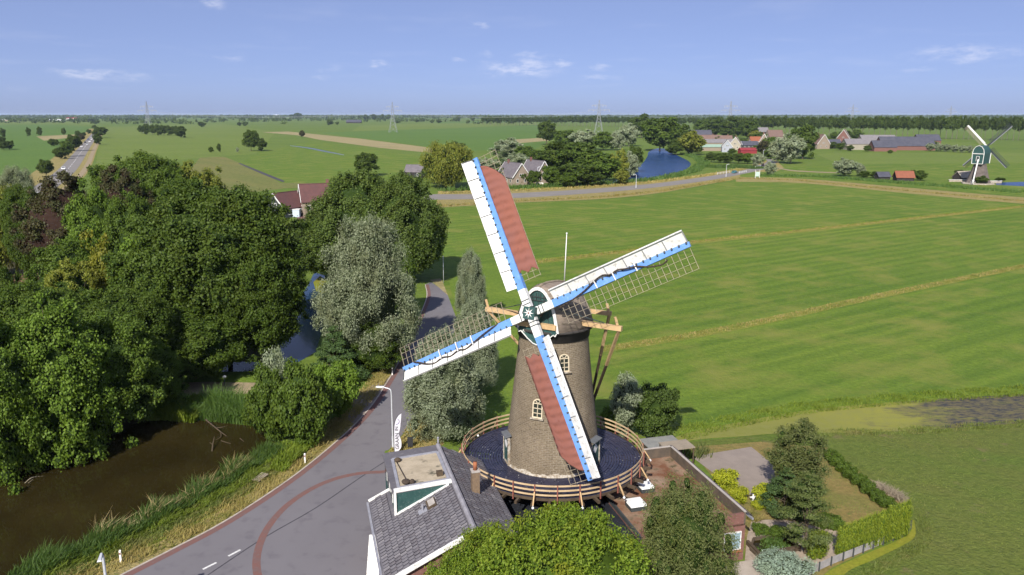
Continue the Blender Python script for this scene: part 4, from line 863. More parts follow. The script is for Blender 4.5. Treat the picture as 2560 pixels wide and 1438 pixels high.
def crown(name, seed, H, Rr, base, mats, nclump, nleaf, leaf, asp=1.3, shape='round', rcl=(.24, .40), sq=.8, axis=None, fill=(.50, .95), coref=.70, up=.35, jit=.75, lump=0., bigcore=0., spray=0.):
    rg = np.random.default_rng(seed); cz, hz_ = (H + base) / 2, (H - base) / 2
    i = np.arange(nclump) + .5; ph = np.arccos(1 - 2 * i / nclump); th = math.pi * (1 + 5 ** .5) * i + rg.uniform(0, 6)
    D = np.stack([np.cos(th) * np.sin(ph), np.sin(th) * np.sin(ph), np.cos(ph)], 1); D = nrm(D + rg.normal(size=D.shape) * .22)
    f = rg.uniform(fill[0], fill[1], nclump)[:, None]
    rc = Rr * rg.uniform(rcl[0], rcl[1], nclump)
    if shape == 'round': C = D * f * np.array([Rr, Rr, hz_]) * .80 + [0, 0, cz]
    elif shape == 'egg':
        C = D * f * np.array([Rr, Rr, hz_]) * .82; C[:, :2] *= np.clip(1.12 - .42 * (C[:, 2:3] / hz_), .4, 1.4); C += [0, 0, cz]
    elif shape == 'cone':
        z = rg.uniform(0, 1, nclump) ** 1.4; z[0] = .97; rad = (1 - z) ** .85 * Rr * .82; C = np.stack([np.cos(th) * rad, np.sin(th) * rad, base + (H - base) * (.04 + .92 * z)], 1); rc = rc * (.45 + .75 * (1 - z)); D = nrm(np.stack([np.cos(th), np.sin(th), .35 + 0 * th], 1))
    elif shape == 'column':
        z = (i - .5) / nclump; rad = Rr * .5 * np.sin(np.clip(.15 + .85 * z, 0, 1) * math.pi) ** .5 * rg.uniform(.4, 1, nclump); C = np.stack([np.cos(th) * rad, np.sin(th) * rad, base + (H - base) * (.07 + .86 * z)], 1); D = nrm(np.stack([np.cos(th), np.sin(th), .15 + 0 * th], 1))
    elif shape == 'pads':
        z = (i - .5) / nclump; rad = Rr * (1 - .75 * z) * rg.uniform(.25, .85, nclump); C = np.stack([np.cos(th) * rad, np.sin(th) * rad, base + (H - base) * (.05 + .93 * z)], 1)
    if spray:
        sp_ = rg.uniform(size=nclump) < spray; C[sp_] = (C[sp_] - [0, 0, cz]) * rg.uniform(1.08, 1.24, (sp_.sum(), 1)) + [0, 0, cz]; rc[sp_] *= .7
    if lump:
        dd = nrm((C - [0, 0, cz]) / [Rr, Rr, hz_]); k1, k2, k3 = rg.uniform(0, 6, 3)
        lf = 1 + lump * (np.sin(dd[:, 0] * 4.2 + k1) + np.sin(dd[:, 1] * 4.6 + k2) + np.sin(dd[:, 2] * 5.2 + k3)) / 2
        C = (C - [0, 0, cz]) * lf[:, None] + [0, 0, cz]; C[:, 2] = np.maximum(C[:, 2], rc * .5)
    w = rc ** 2; idx = rg.choice(nclump, nleaf, p=w / w.sum()); d = nrm(rg.normal(size=(nleaf, 3)) + .55 * D[idx] + [0, 0, .15])
    P = C[idx] + d * (rc[idx] * np.where(rg.uniform(size=nleaf) < .25, rg.uniform(.9, 1.45, nleaf), rg.uniform(.6, 1.12, nleaf)))[:, None] * [1, 1, sq]
    keep = np.ones(nleaf, bool)
    for c, r in zip(C, rc):
        q = (P - c) / [1, 1, sq]; keep &= (q ** 2).sum(1) > (.56 * r) ** 2
    P, d = P[keep], d[keep]; out = nrm((P - [0, 0, cz]) / [Rr, Rr, hz_])
    N_ = nrm(d * .6 + out * .35 + np.array([0, 0, up]) + rg.normal(size=P.shape) * jit)
    ax = None if axis is None else np.array(axis)
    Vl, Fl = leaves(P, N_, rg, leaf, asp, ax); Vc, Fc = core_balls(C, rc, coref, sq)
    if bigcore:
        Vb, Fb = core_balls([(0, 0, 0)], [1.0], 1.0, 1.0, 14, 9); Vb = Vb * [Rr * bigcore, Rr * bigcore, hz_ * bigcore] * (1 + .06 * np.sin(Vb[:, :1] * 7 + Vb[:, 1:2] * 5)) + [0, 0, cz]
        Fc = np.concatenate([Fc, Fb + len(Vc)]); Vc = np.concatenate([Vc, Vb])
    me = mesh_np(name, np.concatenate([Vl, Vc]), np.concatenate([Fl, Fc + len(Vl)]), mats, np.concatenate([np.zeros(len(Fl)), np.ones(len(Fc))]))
    return me, C, rc
def trunkmesh(H, base, Rr, C, rad, mat, seed, nlimb=7, z0=0):
    rd = random.Random(seed); q = MB(); top = base + (H - base) * .55
    pts = [Vector((0, 0, z0)), Vector((rd.uniform(-.1, .1) * rad * 4, rd.uniform(-.1, .1) * rad * 4, base * .6 + .3)), Vector((rd.uniform(-1, 1) * rad, rd.uniform(-1, 1) * rad, top))]
    q.path(smooth_pts(pts, 3), rad, 7, 0, rad * .45)
    for k in rd.sample(range(len(C)), min(nlimb, len(C))):
        a = pts[1].lerp(pts[2], rd.uniform(.15, .8)); c = Vector(C[k]); m_ = a.lerp(c, .5) + Vector((0, 0, .06 * H)); q.path(smooth_pts([a, m_, c], 2), rad * .42, 5, 0, rad * .12)
    o = q.build('trunk', mat); me = o.data; bpy.data.objects.remove(o); return me
m_bark = pm('brown_bark', (.115, .088, .06), (.08, .062, .044), 4, .95, .1, .5); m_barkg = pm('grey_bark', (.17, .15, .12), (.12, .105, .085), 4, .95, .1, .5)
m_coreg = pm('foliage_shade_core', (.020, .036, .008), (.030, .050, .012), 2, .95, .05); m_cores = pm('silver_foliage_shade_core', (.040, .052, .026), (.055, .068, .036), 2, .95, .05)  # core tones darker than the leaves: painted shade deep in the crowns
m_corey = pm('bright_foliage_shade_core', (.045, .075, .010), (.06, .095, .013), 2, .95, .05); m_corer = pm('copper_foliage_shade_core', (.030, .018, .014), (.040, .024, .018), 2, .95, .05)  # same painted inner shade for bright and copper crowns
lf_dark = leafmat('dark_green_leaves', (0.051, 0.085, 0.011), (0.087, 0.128, 0.019), (0.067, 0.095, 0.012))
lf_mid = leafmat('mid_green_leaves', (0.061, 0.107, 0.013), (0.109, 0.162, 0.022), (0.084, 0.125, 0.014))
lf_fresh = leafmat('fresh_green_leaves', (0.092, 0.165, 0.017), (0.163, 0.241, 0.032), (0.121, 0.190, 0.017))
lf_olive = leafmat('olive_green_leaves', (0.092, 0.116, 0.032), (0.165, 0.183, 0.063), (0.112, 0.128, 0.032))
lf_pop = leafmat('poplar_leaves', (.066, .104, .018), (.112, .158, .034), (.088, .120, .022))
lf_silver = leafmat('silver_willow_leaves', (.180, .220, .115), (.36, .395, .25), (.215, .235, .12), .33, .5, .3)
lf_teal = leafmat('grey_green_willow_leaves', (.215, .262, .150), (.40, .445, .30), (.255, .28, .15), .36, .5, .3)
lf_gold = leafmat('golden_leaves', (.18, .185, .018), (.27, .26, .03), (.15, .17, .02))
lf_yel = leafmat('yellow_green_leaves', (0.152, 0.183, 0.023), (0.244, 0.262, 0.044), (0.178, 0.183, 0.025))
lf_lime = leafmat('lime_shrub_leaves', (0.264, 0.305, 0.014), (0.396, 0.403, 0.034), (0.198, 0.244, 0.011))
lf_red = leafmat('copper_leaves', (.058, .054, .022), (.088, .082, .032), (.058, .076, .020))
lf_conif = leafmat('conifer_needles', (0.040, 0.076, 0.023), (0.073, 0.116, 0.034), (0.053, 0.085, 0.023), .1)
lf_pine = leafmat('pine_needles', (0.073, 0.104, 0.025), (0.132, 0.159, 0.046), (0.092, 0.116, 0.025), .12)
lf_thuja = leafmat('thuja_sprays', (.14, .19, .012), (.225, .27, .026), (.16, .195, .015), .12)
lf_jun = leafmat('blue_juniper_sprays', (0.172, 0.238, 0.172), (0.264, 0.329, 0.253), (0.211, 0.268, 0.184), .1)
lf_walnut = leafmat('walnut_leaves', (0.102, 0.172, 0.013), (0.199, 0.260, 0.029), (0.177, 0.196, 0.017), .34)
lf_bush = leafmat('dark_bush_leaves', (0.052, 0.084, 0.015), (0.084, 0.125, 0.026), (0.065, 0.099, 0.020))
def proto(key, H, Rr, base, leafm, corem, nclump, nleaf, leaf, seed, trunk=.3, bark=None, nlimb=7, **kw):
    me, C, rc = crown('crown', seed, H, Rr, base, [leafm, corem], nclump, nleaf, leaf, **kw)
    TREES[key] = (me, trunkmesh(H, base, Rr, C, trunk, bark or m_bark, seed, nlimb), H, Rr)
# near and grove trees
BIG = dict(spray=.14, rcl=(.085, .15), fill=(.86, 1.04), lump=.10, bigcore=.70, coref=.6, jit=.9)
proto('dome', 22, 11, 2, lf_dark, m_coreg, 420, 75000, 0.31, 1, .45, **BIG)
proto('dome2', 18, 9, 1.5, lf_mid, m_coreg, 300, 58000, 0.30, 2, .4, **dict(BIG, rcl=(.10, .17), lump=.14))
proto('broad', 15, 7.5, -1.0, lf_fresh, m_coreg, 240, 50000, 0.28, 3, .3, **dict(BIG, rcl=(.10, .19), lump=.17, shape='egg', fill=(.8, 1.08)))
proto('broad2', 15, 7, -.6, lf_mid, m_coreg, 190, 46000, 0.28, 4, .3, **dict(BIG, rcl=(.11, .20), lump=.2, fill=(.75, 1.08)))
proto('copper', 20, 8, 2, lf_red, m_corer, 220, 34000, 0.33, 5, .4, **dict(BIG, lump=.16))
proto('yellowish', 18, 7, 1, lf_yel, m_coreg, 150, 28000, 0.33, 6, .35, **dict(BIG, rcl=(.12, .2), lump=.18))
proto('golden', 13, 4.5, .5, lf_gold, m_corey, 80, 10000, .34, 7, .2, rcl=(.14, .26), fill=(.5, 1.08), lump=.2, coref=.5)
proto('poplar_group', 22, 8, .5, lf_pop, m_coreg, 260, 52000, 0.33, 8, .4, **dict(BIG, rcl=(.10, .17), sq=1.35, shape='egg', lump=.16))
proto('silver', 18, 6.5, .4, lf_silver, m_cores, 190, 74000, 0.25, 9, .35, m_barkg, 10, rcl=(.11, .2), fill=(.72, 1.1), shape='egg', asp=2.2, sq=1.3, axis=(0, 0, .5), lump=.14, bigcore=.62, coref=.5, jit=.9)
proto('willow', 12, 4.6, .2, lf_teal, m_cores, 150, 50000, 0.26, 10, .3, m_barkg, 8, rcl=(.13, .22), fill=(.7, 1.08), shape='egg', asp=2.8, sq=1.3, axis=(.9, .3, .5), lump=.08, bigcore=.65, coref=.5)
proto('weeping', 15, 7, .8, lf_yel, m_coreg, 90, 20000, .6, 11, .35, m_bark, 6, rcl=(.15, .26), fill=(.7, 1.05), asp=3.2, axis=(0, 0, -1.6), sq=1.4, lump=.12, bigcore=.6, coref=.5)
proto('walnut', 9.5, 6.4, 1.5, lf_walnut, m_corey, 300, 72000, .185, 12, .25, m_barkg, 8, rcl=(.08, .15), fill=(.72, 1.08), asp=1.9, lump=.16, bigcore=.66, coref=.5, jit=.95)
proto('olive_willow', 8.3, 3.2, .4, lf_olive, m_coreg, 150, 48000, .145, 13, .15, m_barkg, 9, rcl=(.12, .22), fill=(.6, 1.1), shape='egg', asp=3.2, sq=1.5, axis=(.2, 0, -.6), coref=.45, lump=.12, bigcore=.55)
proto('bush', 6, 3.6, -.3, lf_mid, m_coreg, 110, 20000, .24, 14, .12, rcl=(.13, .24), fill=(.6, 1.08), lump=.16, bigcore=.6, coref=.5)
proto('bush_bright', 4.6, 2.4, .2, lf_fresh, m_corey, 60, 11000, .20, 15, .09, rcl=(.15, .28), fill=(.55, 1.08), lump=.16, coref=.55)
proto('dark_bush', 5, 2.4, -.2, lf_bush, m_coreg, 80, 13000, .19, 16, .1, rcl=(.15, .26), fill=(.65, 1.05), lump=.1, bigcore=.6, coref=.5)
proto('silver_bush', 6.5, 2.0, 0, lf_teal, m_cores, 60, 14000, .22, 17, .1, m_barkg, rcl=(.18, .32), shape='egg', asp=2.6, sq=1.5, axis=(.3, 0, 1), lump=.12, coref=.5)
proto('spruce', 9, 3.6, .2, lf_conif, m_coreg, 90, 16000, .28, 18, .16, shape='cone', rcl=(.16, .28), sq=.5, asp=2.2, coref=.55)
proto('larch', 7.3, 2.2, .3, lf_olive, m_coreg, 90, 17000, .17, 19, .12, shape='egg', rcl=(.14, .28), fill=(.45, 1.1), sq=.9, asp=2.6, coref=.4, jit=1.0, lump=.18)
proto('cedar', 6, 3.2, .8, lf_pine, m_coreg, 30, 11000, .17, 20, .12, shape='pads', rcl=(.17, .30), sq=.17, asp=2.6, coref=.5)
proto('thuja', 2.4, .48, 0, lf_thuja, m_corey, 14, 2600, .11, 21, .05, shape='column', rcl=(.45, .7), sq=1.5, asp=2.8, axis=(0, 0, 1.5), up=.1)
proto('juniper', 1.6, 2.3, 0, lf_jun, m_cores, 60, 12000, .14, 22, .05, rcl=(.14, .28), asp=2.8, sq=.6, axis=(.4, .3, .9), lump=.15, coref=.5)
proto('shrub', 1.6, 1.1, 0, lf_lime, m_corey, 34, 4500, .12, 23, .04, rcl=(.2, .36), lump=.12, coref=.55)
proto('hedge_shrub', 1.5, 1.1, 0, lf_mid, m_coreg, 26, 2800, .14, 24, .04, rcl=(.2, .42), lump=.2, coref=.5)
# middle distance: fewer, larger leaves
for s_ in range(2):
    proto('mid_d%d' % s_, 14, 6, .8, lf_dark, m_coreg, 60, 5200, .70, 30 + s_, .3, rcl=(.16, .28), fill=(.6, 1.05), lump=.18, coref=.55, bigcore=.55)
    proto('mid_g%d' % s_, 14, 6, .8, lf_mid, m_coreg, 60, 5200, .70, 40 + s_, .3, rcl=(.16, .28), fill=(.6, 1.05), lump=.18, coref=.55, bigcore=.55)
    proto('mid_s%d' % s_, 12, 5, .4, lf_teal, m_cores, 50, 4600, .62, 50 + s_, .25, m_barkg, rcl=(.18, .30), fill=(.6, 1.05), lump=.18, coref=.55, bigcore=.55, asp=1.8)
    proto('mid_y%d' % s_, 12, 5, .8, lf_yel, m_coreg, 50, 4600, .66, 60 + s_, .25, rcl=(.18, .30), fill=(.6, 1.05), lump=.18, coref=.55, bigcore=.55)
    proto('pop%d' % s_, 26, 5.6, 10.5, lf_dark, m_coreg, 30, 1700, 1.4, 70 + s_, .45, m_barkg, 5, rcl=(.32, .5), sq=1.2)
proto('mid_r0', 12, 5, .8, lf_red, m_corer, 20, 2600, .8, 65, .25, rcl=(.28, .42)); TREES['mid_r1'] = TREES['mid_r0']
proto('far', 10, 5, .6, lf_dark, m_coreg, 12, 420, 1.9, 80, .35, rcl=(.34, .5))
def put(key, px, brow, trow, wpx, name, label, cat='tree', group=None, rot=None, pos=None, H=None, Rr=None):
    me, tr, H0, R0 = TREES[key]
    p = G(px, brow) if pos is None else Vector(pos)
    if H is None: H = ZP(trow, p.y); Rr = wpx / 2 / PM(p.y, H / 2)
    t = thing(name, label, cat, p, group); t.rotation_euler = (0, 0, random.uniform(0, 6.28) if rot is None else rot)
    t.scale = (Rr / R0, Rr / R0, H / H0)
    for nm, m_ in (('crown', me), ('trunk', tr)): o = bpy.data.objects.new(nm, m_); COL.objects.link(o); o.parent = t
    return t
gv = 'trees of the grove beyond the pond'
GROVE = [
 ('dome', 570, 885, 440, 440, 'broad dark green tree with the largest domed crown of the grove'),
 ('dome2', 655, 905, 590, 250, 'dark green tree filling the right flank of the grove beside the blue canal'),
 ('dome2', 430, 905, 575, 260, 'dark green tree in front of the great dome, above the sandy path'),
 ('broad2', 490, 945, 770, 250, 'rounded tree at the grove edge just behind the sandy path'),
 ('broad', 150, 1132, 750, 290, 'bright green leafy tree leaning over the pond bank, middle of three'),
 ('broad', 5, 1180, 770, 265, 'bright green leafy tree on the pond bank at the photo edge'),
 ('broad2', 300, 1075, 780, 250, 'green tree at the inner corner of the pond with dead branches'),
 ('broad2', 385, 1035, 850, 170, 'small dark tree beside the lush green pond corner'),
 ('dome2', 130, 985, 700, 300, 'tall green tree behind the pond bank trees, near the bare soil'),
 ('dome2', 330, 985, 720, 260, 'dense green tree behind the inner pond corner'),
 ('golden', 272, 850, 572, 130, 'golden yellow tree glowing in the middle of the grove'),
 ('yellowish', 205, 870, 640, 150, 'olive tinted tree left of the golden tree'),
 ('broad2', 190, 810, 600, 190, 'bluish green tree above the bare soil patch'),
 ('broad', 400, 840, 560, 190, 'pale green tree between golden tree and great dome'),
 ('broad', 262, 760, 462, 170, 'light green tree with upright tufts below the copper trees'),
 ('broad2', 345, 770, 480, 150, 'slim green tree beside the copper tree'),
 ('copper', 185, 745, 432, 230, 'large copper brown tree of the grove, the left and wider one'),
 ('copper', 320, 690, 415, 170, 'copper red tree below the highest round top of the grove'),
 ('dome2', 90, 700, 455, 130, 'dark tree beside the large copper tree near the main road'),
 ('dome2', 372, 650, 372, 240, 'round topped tree that is highest in the grove'),
 ('yellowish', 512, 640, 397, 130, 'yellow tipped tree standing behind the great dome'),
 ('dome2', 440, 670, 410, 170, 'green tree between the round top and the yellow tipped tree'),
 ('weeping', 15, 690, 455, 170, 'yellow green weeping tree at the photo edge'),
 ('silver', 55, 600, 415, 110, 'silver grey tree beside the main road, above the weeping tree'),
 ('dome2', 10, 560, 440, 120, 'dark green tree hidden behind the yellow green weeping tree'),
 ('broad2', 20, 905, 640, 130, 'shaded tree beside the bare soil patch at the photo edge'),
]
for k, px, b_, t_, w_, lab in GROVE: put(k, px, b_, t_, w_, 'grove_tree', lab, 'tree', gv)
put('poplar_group', 905, 700, 408, 225, 'poplar_tree', 'dark green poplar with two crowns right behind the silver tree', 'tree')
put('poplar_group', 1012, 705, 418, 190, 'poplar_tree', 'dark green poplar beside the field edge behind the silver tree', 'tree')
put('poplar_group', 828, 700, 480, 150, 'poplar_tree', 'lower green poplar next to the red roofed house', 'tree')
put('silver', 928, 915, 540, 222, 'silver_poplar', 'large silver grey poplar beside the bend of the road', 'tree')
put('dome2', 985, 800, 610, 130, 'shade_tree', 'dark tree half hidden behind the silver poplar, shading the road', 'tree')
put('spruce', 840, 955, 812, 150, 'spruce_tree', 'dark green spruce at the foot of the silver poplar', 'tree')
put('broad2', 930, 925, 800, 170, 'shade_tree', 'low dark tree under the silver poplar beside the road', 'tree')
put('silver_bush', 695, 1060, 865, 90, 'pointed_tree', 'pointed grey green tree behind the pond reeds', 'tree')
put('bush', 680, 1100, 905, 120, 'shrub_tree', 'greyish leafy shrub hanging over the pond end', 'shrub')
put('bush', 760, 1112, 895, 150, 'shrub_tree', 'large light green shrub between the pond end and the road', 'shrub')
put('bush_bright', 850, 1045, 890, 110, 'shrub_tree', 'bright yellow green bush beside the paved road entry', 'shrub')
put('bush_bright', 800, 1050, 900, 80, 'shrub_tree', 'fresh green bush squeezed between shrub and bright bush', 'shrub')
put('willow', 1112, 1098, 828, 190, 'willow_tree', 'wind blown grey green willow nearest the mill stage', 'tree', 'willows along the road')
put('willow', 1190, 985, 748, 116, 'willow_tree', 'grey green willow behind the left white sail tip', 'tree', 'willows along the road')
put('willow', 1180, 815, 625, 76, 'willow_tree', 'slender grey green willow farthest along the field edge', 'tree', 'willows along the road')
put('silver_bush', 1565, 1092, 928, 95, 'silver_tree', 'small silvery tree beside the mill stage railing', 'tree')
put('dark_bush', 1640, 1100, 950, 115, 'round_bush', 'round dark green bush touching the silvery tree', 'bush')
put('bush_bright', 1530, 1085, 1010, 60, 'low_bush', 'low yellow green bush behind the stage railing', 'bush')
put('walnut', 1400, 1700, 1262, 420, 'walnut_tree', 'large bright green tree in front of the stage at the lower frame edge', 'tree', pos=(2.7, 36.0, 0), H=10.0, Rr=5.3)
put('walnut', 1180, 1700, 1290, 260, 'walnut_tree', 'smaller bright green tree hiding the tiled house corner', 'tree', pos=(-1.5, 37.2, 0), H=8.0, Rr=3.6)
put('olive_willow', 1712, 1500, 1205, 235, 'olive_tree', 'feathery olive green tree in front of the mossy flat roof', 'tree', pos=(10.6, 43.2, 0), H=8.4, Rr=3.0)
put('larch', 1985, 1248, 1035, 150, 'larch_tree', 'tall feathery conifer standing at the terrace corner', 'tree')
put('cedar', 2012, 1385, 1185, 190, 'cedar_tree', 'layered spreading pine beside the garden pond', 'tree')
put('spruce', 1960, 1275, 1165, 130, 'conifer', 'dark lower conifer between the tall conifer and the layered pine', 'tree')
put('juniper', 1955, 1440, 1390, 160, 'juniper', 'blue grey juniper at the lower edge beside the paved path', 'shrub')
for k, (px, b_, t_, w_, lab) in enumerate(((1812, 1216, 1174, 76, 'rounded lime green shrub on the terrace edge'), (1843, 1256, 1214, 58, 'small lime shrub next to the tile edge'), (1912, 1256, 1204, 64, 'bright lime green shrub beside the tall conifer'), (1896, 1270, 1252, 44, 'low yellow plant at the foot of the lime shrub'), (1838, 1262, 1246, 26, 'tiny yellow plant at the tile edge'))):
    put('shrub', px, b_, t_, w_, 'garden_shrub', lab, 'shrub', 'lime shrubs of the garden')
hed = [(2098, 1392, 1332), (2112, 1389, 1323), (2126, 1385, 1318), (2140, 1380, 1312), (2154, 1376, 1307), (2168, 1372, 1301), (2182, 1368, 1297), (2196, 1363, 1291), (2209, 1359, 1286), (2222, 1355, 1281), (2235, 1350, 1275), (2247, 1346, 1270), (2260, 1341, 1264)]
for i, (px, b_, t_) in enumerate(hed): put('thuja', px, b_, t_ - 14, 27, 'thuja', ordn(i) + ' clipped conifer of the hedge, counted from the gravel path', 'hedge plant', 'clipped conifer hedge')
put('thuja', 2030, 1397, 1332, 36, 'thuja', 'clipped conifer of the free pair, the one nearer the garden pond', 'hedge plant'); put('thuja', 2051, 1396, 1327, 36, 'thuja', 'clipped conifer of the free pair, the one nearer the hedge', 'hedge plant')
hs = [(2075, 1150, 1122), (2092, 1166, 1135), (2108, 1180, 1152), (2126, 1196, 1166), (2146, 1213, 1182), (2168, 1233, 1198), (2192, 1252, 1222), (2214, 1268, 1240), (2238, 1284, 1256), (2256, 1296, 1262)]
for i, (px, b_, t_) in enumerate(hs): put('hedge_shrub', px, b_, t_, 44, 'border_shrub', ordn(i) + ' loose shrub along the parched lawn, counted from the tall conifer', 'shrub', 'loose shrubs along the lawn')
for i, (px, b_, t_, w_) in enumerate(((2062, 1320, 1280, 55), (2090, 1322, 1290, 50), (1900, 1332, 1310, 50), (1945, 1342, 1318, 60), (1985, 1345, 1325, 40))): put('hedge_shrub', px, b_, t_, w_, 'rockery_shrub', ['green shrub under the layered pine branches', 'green shrub where the gravel path meets the lawn', 'low shrub at the corner of the brick wing', 'low spreading plant behind the garden pond', 'small plant right of the garden pond'][i], 'shrub')
# ---------------------------------------------------------------- middle distance trees
MID = {'trees in front of the canal village': [
 (1120, 470, 352, 140, 'w'), (1085, 460, 385, 60, 'g'), (1142, 385, 352, 42, 'd'), (918, 440, 378, 66, 'd'), (1218, 428, 392, 62, 's'), (1270, 402, 344, 84, 's'), (1308, 405, 362, 60, 'g'), (1292, 420, 378, 56, 's'), (1338, 414, 372, 52, 'g'), (1242, 420, 398, 46, 'd'),
 (1395, 446, 350, 128, 'd'), (1452, 450, 350, 120, 'g'), (1503, 456, 376, 104, 'g'), (1404, 438, 394, 62, 'y'), (1362, 440, 408, 46, 'g'), (1442, 464, 402, 108, 'd'), (1330, 446, 418, 50, 'g'), (1546, 452, 374, 58, 'y'), (1576, 444, 378, 46, 's'), (1585, 432, 360, 48, 'd'), (1478, 464, 425, 70, 'd'), (1555, 462, 420, 40, 'y'), (1302, 462, 420, 40, 'g'), (1335, 464, 424, 44, 'd'), (1378, 466, 412, 54, 'g'), (1262, 458, 418, 40, 'd'), (1420, 468, 428, 50, 'g')],
 'trees of the canal village': [
 (1366, 362, 298, 52, 'd'), (1410, 372, 322, 60, 'g'), (1458, 374, 320, 70, 's'), (1508, 376, 326, 60, 'g'), (1540, 376, 330, 50, 's'), (1572, 366, 305, 58, 's'), (1604, 345, 282, 60, 'd'), (1650, 378, 288, 104, 'g'), (1702, 375, 308, 60, 'd'), (1730, 388, 325, 72, 'y'), (1690, 388, 344, 44, 'd'), (1680, 386, 362, 34, 'g'),
 (1752, 340, 296, 46, 'g'), (1790, 340, 290, 56, 'd'), (1830, 344, 288, 56, 'd'), (1868, 348, 298, 56, 'g'), (1898, 362, 330, 44, 'd'), (1912, 392, 350, 44, 'r'), (1945, 408, 344, 52, 's'), (1976, 410, 328, 66, 's'), (2006, 398, 308, 70, 'd'), (1990, 395, 318, 46, 'g'), (1886, 350, 325, 34, 'y'), (1926, 398, 366, 40, 'g'), (1865, 340, 312, 36, 'd'), (1776, 338, 310, 40, 'y'), (1815, 345, 318, 40, 'g'), (2025, 365, 335, 30, 'd'), (1758, 360, 336, 34, 'g'), (1792, 362, 340, 26, 'd'), (1856, 372, 346, 30, 'd'), (1925, 378, 340, 40, 'g'), (1890, 380, 362, 26, 'g'), (1830, 386, 370, 24, 'g'), (1745, 382, 366, 26, 'd')],
 'bushes at the bend of the dyke road': [(1778, 406, 379, 34, 'd'), (1800, 407, 380, 36, 'g'), (1822, 408, 381, 36, 'd'), (1846, 409, 381, 36, 'd'), (1868, 410, 381, 34, 'g'), (1893, 416, 380, 34, 's'), (1925, 437, 404, 34, 's')],
 'trees of the meadow near the second windmill': [(2112, 442, 392, 58, 's'), (2150, 442, 408, 26, 's'), (2160, 446, 426, 34, 'g'), (2192, 446, 428, 40, 'd'), (2300, 452, 424, 34, 'g'), (2282, 446, 424, 20, 'd'), (2452, 462, 438, 34, 'd'), (2398, 440, 424, 30, 'd'), (2500, 455, 443, 26, 'd')],
 'silver bushes beside the long barn': [(2326, 378, 356, 24, 's'), (2346, 379, 357, 24, 's'), (2366, 380, 359, 24, 's'), (2386, 381, 361, 24, 's'), (2406, 382, 362, 22, 's'), (2424, 382, 363, 22, 's')],
 'trees among the farm buildings': [(2045, 372, 342, 26, 'd'), (2068, 366, 340, 24, 'g'), (2085, 350, 328, 24, 'g'), (2112, 352, 325, 40, 'd'), (2140, 350, 322, 36, 'g'), (2172, 372, 355, 22, 'g'), (2080, 372, 354, 26, 'd'), (2100, 376, 356, 24, 'g'), (2125, 378, 362, 20, 'd'), (2168, 380, 362, 20, 'd'), (2330, 372, 350, 26, 'd'), (2225, 384, 374, 14, 'g')],
 'trees of the open fields on the left': [(628, 378, 322, 40, 'd'), (655, 378, 344, 26, 'd'), (636, 360, 324, 26, 'g'), (8, 346, 318, 14, 'd'), (72, 342, 317, 12, 'd'), (100, 343, 315, 13, 'd'), (160, 340, 318, 12, 'd'), (4, 374, 338, 26, 'd'), (24, 375, 350, 24, 'g'), (10, 376, 352, 26, 'd'), (130, 366, 346, 18, 'd'), (142, 365, 347, 14, 'g'), (548, 381, 358, 11, 'd'), (528, 383, 366, 13, 'd'), (594, 382, 367, 8, 's'), (505, 318, 304, 18, 'd'), (598, 315, 305, 10, 'd'), (613, 315, 304, 14, 'd'), (755, 344, 325, 15, 'r')],
 'roadside trees along the main road': [(186, 378, 334, 42, 'd'), (170, 392, 350, 36, 'g'), (152, 398, 366, 34, 'd'), (116, 442, 396, 42, 'd'), (196, 345, 326, 16, 'd'), (210, 342, 330, 12, 'd'), (222, 335, 322, 12, 'd'), (250, 345, 315, 38, 'd'), (246, 362, 332, 22, 'd'), (258, 335, 318, 26, 'd'), (236, 322, 312, 10, 'd'), (205, 352, 334, 14, 'r')],
 'small wood beside the nearest pylon': [(355, 334, 312, 22, 'd'), (368, 337, 308, 22, 'd'), (382, 338, 310, 22, 'd'), (396, 339, 310, 24, 'd'), (410, 339, 311, 24, 'd'), (424, 339, 312, 22, 'd'), (438, 339, 313, 22, 'd'), (452, 345, 314, 30, 'd')]}
MAP = {'d': 'mid_d', 'g': 'mid_g', 's': 'mid_s', 'y': 'mid_y', 'r': 'mid_r'}
WORD = {'d': 'dark green tree', 'g': 'mid green tree', 's': 'silver grey willow', 'y': 'yellow green tree', 'r': 'brownish tree', 'w': 'weeping willow'}
PLC = {'trees in front of the canal village': 'in front of the canal', 'trees of the canal village': 'in the village beyond the canal', 'bushes at the bend of the dyke road': 'in the hedge by the dyke road bend', 'trees of the meadow near the second windmill': 'in the meadow before the second windmill', 'silver bushes beside the long barn': 'in the line beside the long barn', 'trees among the farm buildings': 'among the far farm buildings', 'trees of the open fields on the left': 'in the open fields on the left', 'roadside trees along the main road': 'along the distant main road', 'small wood beside the nearest pylon': 'in the small wood by the pylon'}
for g_, lst in MID.items():
    cnt = {}; tot = {}
    for e in lst: tot[e[4]] = tot.get(e[4], 0) + 1
    for e in sorted(lst):
        px, b_, t_, w_, ty = e; i = cnt.get(ty, 0); cnt[ty] = i + 1; far = b_ < 325
        lab = (ordn(i) + ' ' + WORD[ty] + ' from the left ' if tot[ty] > 1 else 'only ' + WORD[ty] + ' ') + PLC[g_]
        key = 'weeping' if ty == 'w' else ('far' if far and ty in 'dg' else MAP[ty] + str(i % 2))
        put(key, px, b_, t_, w_, 'weeping_willow' if ty == 'w' else 'field_tree', lab, 'tree', g_)
